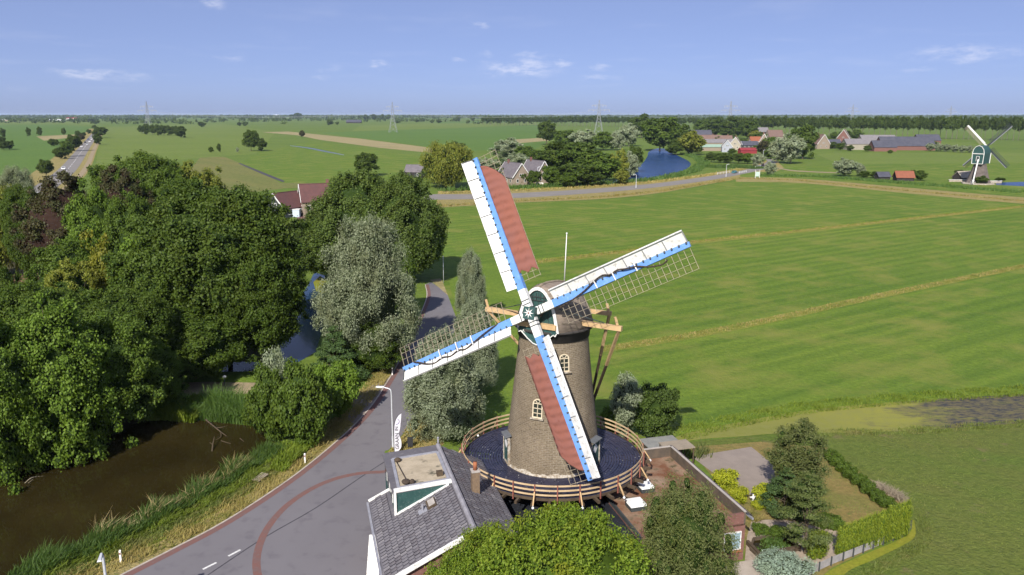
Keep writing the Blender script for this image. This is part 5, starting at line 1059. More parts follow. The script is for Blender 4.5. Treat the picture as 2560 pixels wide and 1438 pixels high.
# poplar rows
def poprow(a, b_, n, top, wpx, lab, group, key='pop'):
    for i in range(n):
        t = (i + random.uniform(-.18, .18)) / (n - 1); px = a[0] + (b_[0] - a[0]) * t; br = a[1] + (b_[1] - a[1]) * t + random.uniform(-.4, .4)
        put(key + str(i % 2), px, br, top + random.uniform(-2.0, 2.5), wpx * random.uniform(.8, 1.2), 'poplar', ordn(i) + lab, 'tree', group)
poprow((1862, 336), (2575, 352), 52, 292, 20, ' poplar from the left in the long row behind the second windmill', 'long poplar row behind the second windmill')
poprow((1208, 313), (1556, 317), 40, 291.5, 13, ' poplar from the left in the far row above the fields', 'far poplar row above the fields')
poprow((1560, 316), (1850, 322), 26, 293, 13, ' poplar from the left in the row behind the village', 'poplar row behind the village')
sc_ = [(825, 313, 298, 16), (843, 312, 304, 9), (995, 308, 301, 12), (1043, 306, 297, 9), (1080, 308, 300, 10), (1097, 308, 299, 11), (1140, 304, 294, 12), (1146, 304, 287, 10), (1182, 303, 288, 12), (1168, 309, 303, 6), (745, 297, 282, 22), (728, 297, 286, 12), (690, 300, 294, 10), (640, 300, 294, 9), (560, 302, 296, 12), (520, 303, 296, 10), (230, 306, 297, 18), (212, 305, 296, 16), (240, 310, 302, 14), (180, 304, 297, 14), (88, 309, 302, 8), (30, 305, 297, 14), (955, 300, 285, 10), (935, 300, 285, 14), (915, 300, 286, 14), (970, 299, 286, 12), (900, 299, 288, 12), (880, 298, 289, 10)]
for i, (px, b_, t_, w_) in enumerate(sorted(sc_)): put('far', px, b_, t_, w_, 'distant_tree', ordn(i) + ' lone tree from the left on the horizon meadows', 'tree', 'lone trees on the horizon meadows')
# the wooded horizon as one mass
def horizon():
    rg = np.random.default_rng(5); Ps = []; Ns = []; Sz = []
    for k in range(8500):
        Y = rg.choice([rg.uniform(2400, 3300), rg.uniform(3300, 5200), rg.uniform(5200, 11000)], p=[.14, .42, .44]); X = rg.uniform(-.95, .95) * Y
        # gaps between the woods
        v = math.sin(X / 210. + Y / 330.) + math.sin(X / 97. - Y / 410. + 1.3) + .6 * math.sin(Y / 160.)
        if v < (.75 if X / Y > -.28 else -.1) and Y < 5200: continue
        h = rg.uniform(7, 15) if Y < 5200 else rg.uniform(13, 22); r = rg.uniform(5, 12) if Y < 5200 else rg.uniform(14, 36); n = 9 if Y < 5000 else 6
        d = nrm(rg.normal(size=(n, 3)) + [0, -.5, .4]); Ps.append(np.array([X, Y, h * .5]) + d * [r, r * .6, h * .5]); Ns.append(nrm(d + rg.normal(size=(n, 3)) * .5)); Sz += [rg.uniform(6, 11) if Y < 5200 else rg.uniform(12, 24)] * n
    P = np.concatenate(Ps); N_ = np.concatenate(Ns); Vl, Fl = leaves(P, N_, rg, np.array(Sz), 1.4)
    Vl[:, 2] = np.maximum(Vl[:, 2], .1)
    o = bpy.data.objects.new('distant_woods', mesh_np('distant_woods', Vl, Fl, [lf_dark])); COL.objects.link(o); o['kind'] = 'stuff'
    tag(o, 'dark wooded belt along the flat horizon', 'woods')
horizon()
# ---------------------------------------------------------------- reeds and grasses
def blades(name, pts, width, n, h, mat, seed, w=.06, lean=.25, kindlab=None, zb=0.):
    rg = np.random.default_rng(seed); P = [G(*p) for p in pts]; seg = np.array([(P[i + 1] - P[i]).length for i in range(len(P) - 1)]); cs = seg / seg.sum()
    i = rg.choice(len(seg), n, p=cs); t = rg.uniform(0, 1, n); A = np.array([tuple(p) for p in P]); base = A[i] + (A[i + 1] - A[i]) * t[:, None]
    dv = A[i + 1] - A[i]; dv[:, 2] = 0; dv = nrm(dv); sd = np.stack([dv[:, 1], -dv[:, 0], 0 * t], 1); base = base + sd * (rg.uniform(-1, 1, n) * width / 2)[:, None]; base[:, 2] = zb
    hh = rg.uniform(h[0], h[1], n) * (.7 + .3 * np.sin(base[:, 0] * .9 + base[:, 1] * 1.3)); a = rg.uniform(0, 6.28, n); wv = np.stack([np.cos(a), np.sin(a), 0 * a], 1) * (w * rg.uniform(.6, 1.4, n) / 2)[:, None]
    ln = np.stack([rg.normal(size=n) * lean + lean * .5, rg.normal(size=n) * lean + lean * .3, np.ones(n)], 1) * hh[:, None]
    mid = base + ln * .55; tip = base + ln + np.stack([ln[:, 0] * .5, ln[:, 1] * .5, -.08 * hh], 1)
    V_ = np.stack([base - wv, base + wv, mid + wv * .9, mid - wv * .9, tip + wv * .1, tip - wv * .1], 1).reshape(-1, 3); k = np.arange(n)[:, None] * 6
    Fq = np.concatenate([k + [0, 1, 2, 3], k + [3, 2, 4, 5]], 1).reshape(-1, 4)
    o = bpy.data.objects.new(name, mesh_np(name, V_, Fq, [mat])); COL.objects.link(o); o['kind'] = 'stuff'; return o
lf_reed = leafmat('reed_leaves', (.060, .125, .022), (.125, .195, .045), (.085, .145, .030), .4); lf_reedy = leafmat('bright_sedge', (.115, .175, .015), (.185, .235, .03), (.14, .18, .02), .3)
lf_straw = leafmat('dry_stalks', (.30, .23, .10), (.42, .34, .18), (.24, .20, .08), .2); lf_tuft = leafmat('grass_tufts', (.115, .160, .028), (.185, .215, .052), (.19, .18, .06), .3); lf_dryt = leafmat('dry_grass_tufts', (.27, .225, .065), (.38, .305, .115), (.19, .195, .04), .3)
bank = [(40, 1452), (150, 1400), (250, 1362), (340, 1318), (430, 1272), (530, 1222), (610, 1170), (690, 1130)]
blades('reeds', bank, 2.3, 9000, (.5, 1.5), lf_reed, 1, .055)
blades('reeds', [(230, 1352), (300, 1330), (420, 1277), (520, 1226), (620, 1160)], 1.0, 450, (1.0, 1.9), lf_straw, 2, .04, .35)
blades('reeds', [(490, 1032), (540, 1040), (600, 1045), (650, 1050), (690, 1060)], 3.2, 5000, (1.6, 3.0), lf_reed, 3, .08)
blades('sedge', [(392, 1030), (430, 1028), (480, 1032), (520, 1035)], 5.0, 4500, (.8, 1.6), lf_reedy, 4, .09)
blades('sedge', [(100, 1440), (260, 1372), (420, 1300), (560, 1232), (660, 1175)], 1.6, 5000, (.25, .8), lf_reedy, 42, .06, .35)
blades('sedge', [(600, 1185), (660, 1150), (720, 1110)], 1.8, 1800, (.3, .8), lf_reedy, 5, .12)
blades('sedge', [(690, 1180), (740, 1135), (780, 1100)], 1.6, 1600, (.5, 1.4), lf_reedy, 6, .07)
blades('bank_grass', [(90, 1462), (240, 1395), (400, 1322), (540, 1255), (660, 1180), (740, 1125)], 2.6, 9000, (.15, .6), lf_tuft, 41, .05, .4)
blades('verge_grass', [(120, 1480), (270, 1412), (430, 1348), (560, 1280), (690, 1195), (780, 1120), (860, 1050), (920, 985), (960, 925)], 2.2, 9000, (.15, .55), lf_dryt, 7, .05, .4)
blades('verge_grass', [(1000, 1140), (1030, 1100), (1060, 1050), (1085, 1090)], 2.5, 2500, (.15, .5), lf_dryt, 8, .05, .4)
blades('bank_grass', [(1690, 1088), (1860, 1048), (2030, 1018), (2300, 994), (2560, 978), (2800, 960)], 3.0, 9000, (.15, .5), lf_reedy, 9, .06, .45)
blades('bank_grass', [(1960, 1085), (2240, 1081), (2560, 1060), (2700, 1050)], 1.5, 4000, (.12, .4), lf_tuft, 10, .05, .4)
blades('bank_grass', [(2145, 1450), (2205, 1416), (2270, 1386), (2312, 1352), (2312, 1300), (2295, 1270)], 1.0, 2000, (.08, .28), lf_tuft, 11, .04, .5)
blades('pasture_tufts', [(2150, 1120), (2400, 1200), (2500, 1400)], 26, 9000, (.04, .13), lf_tuft, 12, .045, .5)
blades('canal_reeds', [(1100, 478), (1300, 470), (1450, 464), (1560, 458), (1660, 447), (1735, 428), (1760, 410), (1745, 396), (1710, 386)], 7, 7000, (1.0, 2.4), lf_reed, 13, .35)
blades('canal_reeds', [(1790, 415), (1840, 420), (1880, 418)], 26, 6000, (.6, 1.6), lf_reed, 14, .35)
blades('verge_stalks', [(1100, 484), (1300, 477), (1500, 467), (1640, 455), (1760, 440), (1850, 424)], 4, 3500, (.4, 1.3), lf_dryt, 15, .30)
blades('verge_stalks', [(1100, 516), (1300, 503), (1500, 494), (1640, 480), (1760, 460), (1850, 446), (2000, 452), (2250, 476), (2560, 504)], 4, 4500, (.3, 1.0), lf_dryt, 16, .30)
blades('bank_reeds', [(1900, 440), (2050, 442), (2250, 458), (2560, 482)], 9, 6000, (.5, 1.5), lf_reed, 17, .35)
blades('drain_stalks', [(1330, 657), (1560, 630), (1740, 605), (2000, 578), (2300, 545), (2560, 517)], 2.2, 5000, (.2, .55), lf_dryt, 18, .16)
blades('drain_stalks', [(1330, 655), (1560, 628), (1740, 603), (2000, 576), (2300, 543), (2560, 515)], 2.6, 3500, (.15, .45), lf_reedy, 43, .16)
blades('drain_stalks', [(1500, 875), (1700, 844), (1900, 806), (2200, 740), (2560, 666)], 1.8, 3200, (.15, .5), lf_dryt, 19, .10)
# ================================================================ street furniture and small things
m_galv = pm('pale_galvanised_steel', (.62, .63, .65), (.52, .53, .55), 3, .45, .5, metal=.2); m_lens = pm('lamp_lens', (.55, .62, .70), (.48, .55, .62), 3, .25, .5)
m_black = pm('black_paint', (.022, .022, .025), (.03, .03, .034), 4, .5, .4)
def lamp_post(p, h, armdir, arm, label, group=None, r=.07):
    p = Vector(p); t = thing('lamp_post', label, 'street lamp', p, group); d = Vector(armdir).normalized()
    q = MB(); q.tube(p, p + ZZ * 1.2, r * 1.5, r * 1.4, 10); q.path(smooth_pts([p + ZZ * 1.2, p + ZZ * (h * .6), p + ZZ * (h - .45), p + ZZ * (h - .1) + d * .18, p + ZZ * h + d * .55, p + ZZ * (h + .05) + d * arm], 4), r, 8, 0, r * .6); q.build('pole', m_galv, t)
    c = p + ZZ * (h + .05) + d * (arm + .3); X = Vector((d.y, -d.x, 0)); q = MB(); q.hexa([c - d * .40 - X * .07, c + d * .40 - X * .12, c + d * .40 + X * .12, c - d * .40 + X * .07], [c - d * .38 - X * .05 + ZZ * .10, c + d * .36 - X * .09 + ZZ * .07, c + d * .36 + X * .09 + ZZ * .07, c - d * .38 + X * .05 + ZZ * .10]); q.build('lamp_head', m_galv, t)
    q = MB(); q.box(c + d * .05 - ZZ * .03, (.5, .16, .05), (d, X, ZZ)); q.build('lens', m_lens, t)
lamp_post(G(983, 1122), ZP(970, G(983, 1122).y), (-1, .1, 0), .7, 'tall white street lamp beside the feather banner')
p = G(256, 1382, 6.0); lamp_post((p.x, p.y, 0), 6.0, (.35, -1, 0), .35, 'street lamp rising from the lower edge beside the pond reeds', None, .09)
lamp_post(G(1344, 461), 7.5, (1, 0, 0), .5, 'white mast in front of the farmhouse with two gables', 'lamps along the dyke road', .14); lamp_post(G(1590, 470), 5.5, (-1, 0, 0), .8, 'lamp beside the blue canal on the dyke road', 'lamps along the dyke road', .12)
lamp_post(G(1815, 442), 6.0, (1, 0, 0), .6, 'lamp beside the white bridge railing', 'lamps along the dyke road', .12); lamp_post(G(1941, 406), 6.0, (1, 0, 0), .6, 'lamp at the village end of the dyke road', 'lamps along the dyke road', .12); lamp_post(G(1907, 400), 6.5, (1, 0, 0), .6, 'lamp beside the bushes at the road bend', 'lamps along the dyke road', .12)
p = G(1109, 708); t = thing('mast', 'thin pale mast at the field edge beside the shaded road', 'mast', p); q = MB(); q.tube(p, p + ZZ * 4.9, .06, .04, 8); q.build('pole', m_galv, t, True); q = MB(); q.box(p + ZZ * 4.95, (.22, .12, .16)); q.build('cap', m_white, t)
p = G(563, 968); t = thing('path_light', 'low lantern with a white cap on the sandy path', 'lantern', p); q = MB(); q.tube(p, p + ZZ * 1.15, .06, .05, 8); q.build('post', m_iron, t, True); q = MB(); q.lathe([(.06, 1.1), (.20, 1.15), (.24, 1.24), (.16, 1.34), (.02, 1.38)], p, 12); q.build('cap', m_white, t, True)
for px, py, lab in ((981, 938, 'white marker post beside the red road edge under the sail tip'), (763, 1158, 'white marker post beside the road near the green shrub'), (303, 1406, 'white marker post in the dry grass beside the reeds')):
    p = G(px, py); t = thing('marker_post', lab, 'post', p, 'white marker posts along the road'); q = MB(); q.hexa([p + Vector((-.07, -.05, 0)), p + Vector((.07, -.05, 0)), p + Vector((.07, .05, 0)), p + Vector((-.07, .05, 0))], [p + Vector((-.06, -.04, .85)), p + Vector((.06, -.04, .85)), p + Vector((.06, .04, .92)), p + Vector((-.06, .04, .92))]); q.build('post', m_white, t)
    q = MB(); q.box(p + Vector((0, -.052, .68)), (.09, .012, .14)); q.build('reflector', m_post, t)
# feather banner
p = G(986, 1133); t = thing('feather_banner', 'white feather banner with dark vertical lettering beside the road', 'banner', p)
BX, BZ = Vector((.97, .24, 0)).normalized(), Vector((0, 0, 1)); bn = BX.cross(BZ)
hb_ = 3.75; prof = [(0, .12), (.34, .16), (.60, .45), (.66, .85), (.62, 1.25), (.50, 1.62), (.44, 1.85), (.52, 2.1), (.60, 2.45), (.64, 2.85), (.70, 3.3), (.74, 3.72)]
pole = [(0, 0), (0, 1.0), (.02, 2.0), (.08, 2.7), (.22, 3.2), (.48, 3.6), (.76, 3.8)]
q = MB(); q.path(smooth_pts([p + BX * x + BZ * z for x, z in pole], 4), .035, 6, 0, .02); q.build('pole', m_black, t, True)
pl = [p + BX * x + BZ * z + bn * .0 for x, z in [(a, b_) for a, b_ in smooth_pts([Vector((x, z, 0)) for x, z in pole[1:]], 4) for _ in [0]]] if False else [p + BX * v.x + BZ * v.y for v in smooth_pts([Vector((x, z, 0)) for x, z in pole], 4) if v.y > .12]
pr = [p + BX * v.x + BZ * v.y for v in smooth_pts([Vector((x, z, 0)) for x, z in prof], 3)]
q = MB(); poly = pl + pr[::-1]; q.add([v + bn * .01 for v in poly] + [v - bn * .01 for v in poly], [tuple(range(len(poly))), tuple(range(2 * len(poly) - 1, len(poly) - 1, -1))]); q.build('cloth', pm('white_banner_cloth', (.72, .70, .76), (.62, .60, .67), 1.5, .8, .2), t)
M_ = (BZ, -BX, BX.cross(BZ)); nv = BX.cross(BZ)
if nv.y > 0: nv = -nv
lettering('GRAAN', .46, m_black, t, p + BX * .29 + BZ * 1.15 + nv * .03, BZ, -BX, BZ.cross(-BX), 'lettering', .004)
lettering('IN', .42, m_black, t, p + BX * .28 + BZ * 2.35 + nv * .03, BZ, -BX, BZ.cross(-BX), 'lettering', .004)
q = MB(); q.path(smooth_pts([p + BX * x + BZ * z + nv * .03 for x, z in ((.22, 2.75), (.45, 2.85), (.52, 3.1), (.38, 3.25))], 4), .03, 5); q.build('swirl', pm('mauve_print', (.20, .18, .32), (.16, .14, .26), 3, .8, .2), t)
p = G(1026, 1124); t = thing('sign_board', 'black board standing in the dry grass beside the tiled house', 'sign', p); q = MB(); q.box(p + ZZ * .75, (.5, .06, .95)); q.build('panel', m_black, t)
for s in (-1, 1): q = MB(); q.beam(p + Vector((s * .2, 0, 0)), p + Vector((s * .2, 0, .5)), .05, .05); q.build('leg', m_black, t)
# planks at the water's edge
a, b_ = G(638, 1209), G(664, 1194); t = thing('plank_jetty', 'small grey plank jetty lying in the pond bank grass', 'jetty', a); dd = (b_ - a).normalized(); xx = Vector((dd.y, -dd.x, 0))
for k in range(4): q = MB(); q.beam(a + xx * (.2 * k - .3) + ZZ * .25, b_ + xx * (.2 * k - .3) + ZZ * .4, .13, .04); q.build('plank', m_lath, t)
for s in (.15, .85): q = MB(); q.beam(a.lerp(b_, s) - xx * .4 + ZZ * (.2 + .15 * s), a.lerp(b_, s) + xx * .4 + ZZ * (.2 + .15 * s), .08, .08); q.build('bearer', m_darkwood, t)
# dead branches in the pond
def branch(pts, r, lab, twigs=(), col=None):
    P = [G(x, y, z) for x, y, z in pts]; t = thing('dead_branch', lab, 'branch', P[0], 'dead branches in the pond'); q = MB(); q.path(smooth_pts(P, 4), r, 6, 0, r * .4); q.build('limb', col or m_bark, t, True)
    for tw in twigs: q = MB(); q.path(smooth_pts([G(*w) for w in tw], 3), r * .55, 5, 0, r * .2); q.build('twig', col or m_bark, t, True)
branch([(508, 1044, .1), (530, 1062, .3), (552, 1080, .2), (566, 1090, .05)], .09, 'long dead branch lying across the inner pond corner', [[(540, 1070, .25), (556, 1068, .5), (570, 1064, .4)], [(552, 1080, .2), (552, 1092, .15), (540, 1100, .05)]])
branch([(530, 1132, -.1), (532, 1112, .3), (536, 1092, .6)], .08, 'dead stump standing in the pond water', [[(532, 1112, .3), (524, 1106, .5)]])
branch([(553, 1102, .05), (565, 1106, .12), (577, 1109, .04)], .05, 'thin floating stick beside the dead stump'); branch([(600, 1096, .02), (610, 1104, .1)], .05, 'short floating stick near the overhanging shrub')
branch([(62, 1208, .05), (80, 1194, .5), (112, 1190, .1)], .035, 'bent pale stick poking from the pond near the bank trees', [[(70, 1208, .05), (84, 1197, .4)]], m_lath)
branch([(384, 1012, .2), (370, 985, 2.2), (340, 945, 4.4), (300, 912, 6.5)], .10, 'long bare limb hanging from the corner tree over the pond', [[(370, 985, 2.2), (392, 992, 2.0), (398, 1008, 1.2)], [(340, 945, 4.4), (330, 958, 4.0)]], m_barkg)
# garden: pond, timber edging, fence, ornament
gp = GP([(1884, 1352), (1930, 1346), (1972, 1350), (1992, 1368), (1984, 1384), (1930, 1396), (1900, 1398), (1876, 1376)]); sheet('garden_pond', gp, .045, m_pond)
t = thing('pond_edging', 'low timber edging round the garden pond', 'edging', gp[6])
for i in range(len(gp)): q = MB(); a, b_ = gp[i], gp[(i + 1) % len(gp)]; q.beam(a + ZZ * .12, b_ + ZZ * .12, .16, .24); q.build('sleeper', m_darkwood if i % 2 else m_bark, t)
t = thing('timber_border', 'long timber border beside the paved path', 'border', G(1870, 1365)); 
for a, b_ in (((1868, 1362), (1900, 1396)), ((1902, 1394), (2000, 1376))): q = MB(); q.beam(G(*a) + ZZ * .2, G(*b_) + ZZ * .2, .2, .35); q.build('sleeper', m_darkwood, t)
blades('pond_plants', [(1900, 1388), (1960, 1360), (1900, 1360)], 1.6, 900, (.15, .5), lf_reed, 31, .08, .4)
fl = GP([(2018, 1442), (2045, 1428), (2075, 1414), (2105, 1402), (2130, 1392), (2155, 1382), (2180, 1372), (2205, 1362), (2230, 1351), (2252, 1342), (2268, 1333), (2274, 1322)])
t = thing('plank_fence', 'low grey plank fence between the hedge and the duckweed ditch', 'fence', fl[5]); m_grey = pm('weathered_grey_wood', (.33, .31, .30), (.25, .235, .235), 2, .9, .15, .3, .01)
for i in range(len(fl) - 1):
    for k in range(3): q = MB(); q.beam(fl[i] + ZZ * (.14 + .19 * k), fl[i + 1] + ZZ * (.14 + .19 * k), .03, .17); q.build('plank', m_grey, t)
for v in fl: q = MB(); q.beam(v + Vector((.04, -.06, 0)), v + Vector((.04, -.06, .72)), .08, .08); q.build('post', m_walldark, t)
p = G(1882, 1256); t = thing('garden_ornament', 'white ornamental statue between the lime shrubs', 'statue', p); q = MB(); q.lathe([(.0, 0), (.16, .0), (.14, .1), (.07, .15), (.06, .3), (.14, .4), (.09, .52), (.06, .58), (.08, .66), (.0, .74)], p, 12); q.build('figure', m_white, t, True)
q = MB(); q.beam(p + Vector((-.25, 0, .42)), p + Vector((.35, .1, .50)), .16, .05); q.build('wing', m_white, t)
o = blades('dead_hedge_twigs', [(2180, 1214), (2205, 1226), (2240, 1244), (2262, 1258)], .7, 900, (.25, .6), leafmat('dead_twigs', (.20, .165, .115), (.27, .225, .16), None, .1), 32, .045, .5)
blades('bare_stems', [(1730, 1150), (1745, 1130), (1760, 1148)], 1.6, 160, (1.2, 2.4), lf_olive, 33, .06, .2); blades('pampas_leaves', [(1868, 1300), (1890, 1290)], 1.4, 500, (.5, 1.1), lf_dryt, 34, .05, .5)
# ================================================================ houses farther off
def sidewin(parent, c, X, Z, nv, w, h, fm=None):
    q = MB(); q.box(c + nv * .04, (w, .1, h), (X, nv, Z)); f = q.build('window', fm or m_white, parent); q = MB(); q.box(c + nv * .10, (w * .8, .02, h * .8), (X, nv, Z)); q.build('pane', m_glass, f)
def gable_house(name, label, p, ang, L, Wd, e, r, wall, roof, cat='house', group=None, wins=True, chim=0, verge=None, over=.4):
    p = Vector(p); t = thing(name, label, cat, p, group); X = Vector((math.cos(R(ang)), math.sin(R(ang)), 0)); Y = Vector((-X.y, X.x, 0))
    P = lambda x, y, z: p + X * x + Y * y + ZZ * z
    g = lambda x: [P(x, -Wd / 2, 0), P(x, Wd / 2, 0), P(x, Wd / 2, e), P(x, 0, r), P(x, -Wd / 2, e)]
    q = MB(); q.add(g(-L / 2) + g(L / 2), [(4, 3, 2, 1, 0), (5, 6, 7, 8, 9)] + [(i, (i + 1) % 5, 5 + (i + 1) % 5, 5 + i) for i in range(5)]); q.build('wall', wall, t)
    sl_ = (r - e) / (Wd / 2); q = MB(); ew = Wd / 2 + over; ez = r - sl_ * ew; rf = None
    for s in (-1, 1):
        a = [P(-L / 2 - over, 0, r + .05), P(L / 2 + over, 0, r + .05), P(L / 2 + over, s * ew, ez + .05), P(-L / 2 - over, s * ew, ez + .05)]; q.hexa(a, [v + ZZ * .18 for v in a])
    rf = q.build('roof', roof, t); q = MB(); q.beam(P(-L / 2 - over, 0, r + .22), P(L / 2 + over, 0, r + .22), .3, .16); q.build('ridge', roof, rf)
    if verge:
        for x in (-L / 2 - over - .06, L / 2 + over + .06):
            for s in (-1, 1): q = MB(); q.beam(P(x, 0, r + .12), P(x, s * ew, ez + .12), .12, .34); q.build('verge_board', verge, t)
    for k in range(chim): c = P(L * (.25 - .5 * k), .3, r + .5); q = MB(); q.box(c, (.8, .8, 1.8), (X, Y, ZZ)); q.build('chimney', m_brick_red, rf)
    if wins:
        n = max(2, int(L / 3.2))
        for s in (-1, 1):
            for i in range(n):
                c = P(-L / 2 + (i + .5) * L / n, s * (Wd / 2), e * .55); sidewin(t, c, X, ZZ, Y * s, 1.1, min(1.5, e * .5))
        for x in (-1, 1):
            for y in (-Wd * .22, Wd * .22): sidewin(t, P(x * L / 2, y, e * .55), Y, ZZ, X * x, 1.0, min(1.5, e * .5))
            if r - e > 2: sidewin(t, P(x * L / 2, -.55, e + .7), Y, ZZ, X * x, .9, 1.2); sidewin(t, P(x * L / 2, .55, e + .7), Y, ZZ, X * x, .9, 1.2)
        q = MB(); q.box(P(L * .12, -Wd / 2 - .03, 1.05), (1.0, .1, 2.1), (X, Y, ZZ)); q.build('door', m_walldark, t)
    return t
m_plum = pm('plum_red_tiles', (.125, .058, .054), (.10, .05, .048), .8, .8, .25, .2); m_beige = pm('beige_brick', (.30, .24, .185), (.25, .20, .155), 2, .9, .15); m_greyt = pm('grey_slate_tiles', (.155, .138, .148), (.12, .108, .118), .7, .8, .25, .2, c3=(.19, .165, .165), scale3=1.2)
m_slate = pm('blue_black_slate', (.060, .062, .082), (.080, .080, .10), .4, .75, .25); m_brn = pm('brown_tile', (.19, .12, .095), (.15, .10, .085), .6, .85, .2); m_orr = pm('orange_red_tile', (.29, .10, .05), (.23, .08, .045), .8, .85, .2)
m_asb = pm('grey_sheet_roof', (.205, .19, .195), (.17, .16, .165), .5, .9, .15); m_green = pm('green_sheet_roof', (.27, .38, .30), (.23, .33, .26), .6, .8, .2); m_redw = pm('red_painted_steel', (.27, .035, .04), (.22, .03, .035), 1, .6, .3); m_tim = pm('dark_tarred_boards', (.05, .045, .042), (.035, .03, .03), 1.5, .85, .2)
p = G(800, 536); gable_house('red_roofed_house', 'house with plum red roof and white gable boards between the trees', (p.x, p.y, 0), 22, 11, 7.4, 4.6, 9.2, m_beige, m_plum, chim=1, verge=m_white)
p = G(716, 540); gable_house('annexe', 'lower annexe with plum red roof joined to the beige gable', (p.x, p.y, 0), 60, 9, 8, 3.0, 7.0, m_walldark, m_plum, verge=m_white)
p = G(742, 543); t = thing('porch', 'white glazed porch at the foot of the plum roofed annexe', 'porch', p); q = MB(); q.box(p + ZZ * 1.2, (2.0, 1.6, 2.2)); q.build('glazing', m_lens, t); q = MB(); q.box(p + ZZ * 2.4, (2.3, 1.9, .16)); q.build('roof', m_white, t)
gsheet('driveway', [(742, 546), (770, 546), (772, 585), (748, 585)], .03, m_asph2); gsheet('brick_terrace', [(742, 540), (768, 538), (770, 548), (744, 550)], .05, m_red)
p = G(1040, 444); gable_house('tiled_shed', 'small dark shed with mauve tiled roof beside the weeping willow', (p.x, p.y, 0), -14, 9, 6.5, 3.0, 6.0, m_tim, m_greyt, 'shed')
p = G(1283, 462); gable_house('farmhouse', 'farmhouse with grey roof and the nearer brown gable behind the sail', (p.x, p.y + 4, 0), 118, 15, 8.5, 3.6, 9.2, m_beige, m_greyt, verge=m_white, chim=1)
p = G(1340, 458); gable_house('farmhouse', 'farmhouse with grey roof and a gable beside the white mast', (p.x, p.y + 6, 0), 118, 15, 8, 3.6, 9.6, m_beige, m_greyt, verge=m_white, chim=1)
p = G(1350, 464); t = thing('garden_furniture', 'pinkish garden seats on the bank before the farmhouse', 'seat', p); q = MB(); q.box(p + ZZ * .45, (3.2, 1.0, .14)); q.build('seat', m_orange, t); q = MB(); q.box(p + Vector((0, .5, .85)), (3.2, .12, .8)); q.build('backrest', m_white, t)
for s in (-1.4, 1.4): q = MB(); q.box(p + Vector((s, 0, .2)), (.12, .9, .4)); q.build('leg', m_white, t)
vg = 'buildings of the canal village'
def H(px, row, ang, L, Wd, e, r, wall, roof, label, cat='house', nm='house', wins=True, chim=0, verge=None, g=vg): p = G(px, row); return gable_house(nm, label, (p.x, p.y, 0), ang, L, Wd, e, r, wall, roof, cat, g, wins, chim, verge)
H(1740, 352, 4, 34, 13, 4, 12, m_tim, m_slate, 'large dark barn roof rising behind the village trees', 'barn', 'barn', False)
H(1765, 362, 2, 26, 11, 4, 9.5, m_beige, m_brn, 'long brown roofed house behind the green sheet shed', chim=1); H(1808, 362, -6, 16, 9, 4, 9, m_beige, m_brn, 'brown roofed house next to the white fronted house', chim=1)
H(1770, 377, 3, 36, 9, 3.2, 5.0, m_beige, m_green, 'long low shed with pale green sheet roof', 'shed', 'shed', False); H(1780, 368, 3, 38, 9, 4.2, 7.2, m_beige, m_asb, 'long low shed with grey sheet roof', 'shed', 'shed', False)
H(1816, 380, 80, 10, 8, 4.5, 9.5, pm('bluish_white_render', (.36, .38, .43), (.32, .34, .38), 2, .8, .2), m_greyt, 'bluish white house front at the village edge', verge=m_white); H(1838, 376, 70, 11, 9, 5, 11, pm('cream_render', (.40, .36, .28), (.35, .31, .25), 2, .8, .2), m_brn, 'cream house with two gables in the village', chim=1, verge=m_white)
H(1868, 384, 8, 13, 6, 2.6, 4.2, m_redw, m_redw, 'bright red shed below the cream village house', 'shed', 'shed', False); H(1872, 374, 4, 14, 8, 4, 7, m_walldark, m_slate, 'dark roofed workshop above the red shed', 'workshop', 'workshop', True, 0, m_white)
H(1886, 366, 5, 10, 8, 4.5, 9, m_beige, m_orr, 'small house with bright orange roof in the village'); H(1908, 372, 75, 12, 9, 5, 13, m_beige, m_orr, 'taller orange roofed house beside the brownish tree', chim=1, verge=m_white); H(1935, 352, 10, 18, 11, 5, 12, m_beige, m_brn, 'red brown roof half hidden behind the village willows'); H(1905, 338, 12, 16, 10, 5, 11, m_tim, m_asb, 'grey thatched roof behind the orange roofed house', 'barn', 'barn', False)
H(1576, 430, 70, 8, 7, 4, 8, m_brick_red, m_orr, 'little red roofed house hidden among the canal trees')
fg = 'buildings of the farm beyond the meadow'
H(2048, 372, 100, 13, 12, 4.5, 12.5, m_beige, m_brn, 'brick farmhouse gable at the start of the farm', chim=1, verge=m_white, g=fg); H(2082, 370, 10, 12, 9, 3.5, 7.5, m_tim, m_slate, 'dark roofed cottage between the two farm gables', g=fg); H(2108, 358, 62, 14, 12, 5.5, 14, m_brick_red, m_brn, 'farm gable with white boards behind the cottage', verge=m_white, g=fg)
H(2138, 374, -3, 20, 14, 5.0, 9.0, pm('pale_barn_boards', (.33, .30, .235), (.28, .255, .20), 1.5, .9, .15), m_asb, 'barn with pale walls and grey roof', 'barn', 'barn', False, g=fg); H(2190, 366, -2, 32, 16, 5.0, 10.5, m_beige, m_asb, 'wide grey sheet roofed barn in the farm row', 'barn', 'barn', False, g=fg)
H(2205, 378, -3, 18, 13, 3.5, 8.5, m_brick_red, m_slate, 'low slate roofed shed before the wide grey barn', 'shed', 'shed', False, g=fg); H(2260, 375, -3, 44, 17, 3.8, 11, m_brick_red, m_slate, 'long brick barn with blue black slate roof', 'barn', 'barn', False, g=fg); H(2315, 362, -2, 22, 14, 4.5, 10, m_brick_red, m_slate, 'slate roofed barn at the far end of the farm row', 'barn', 'barn', False, g=fg)
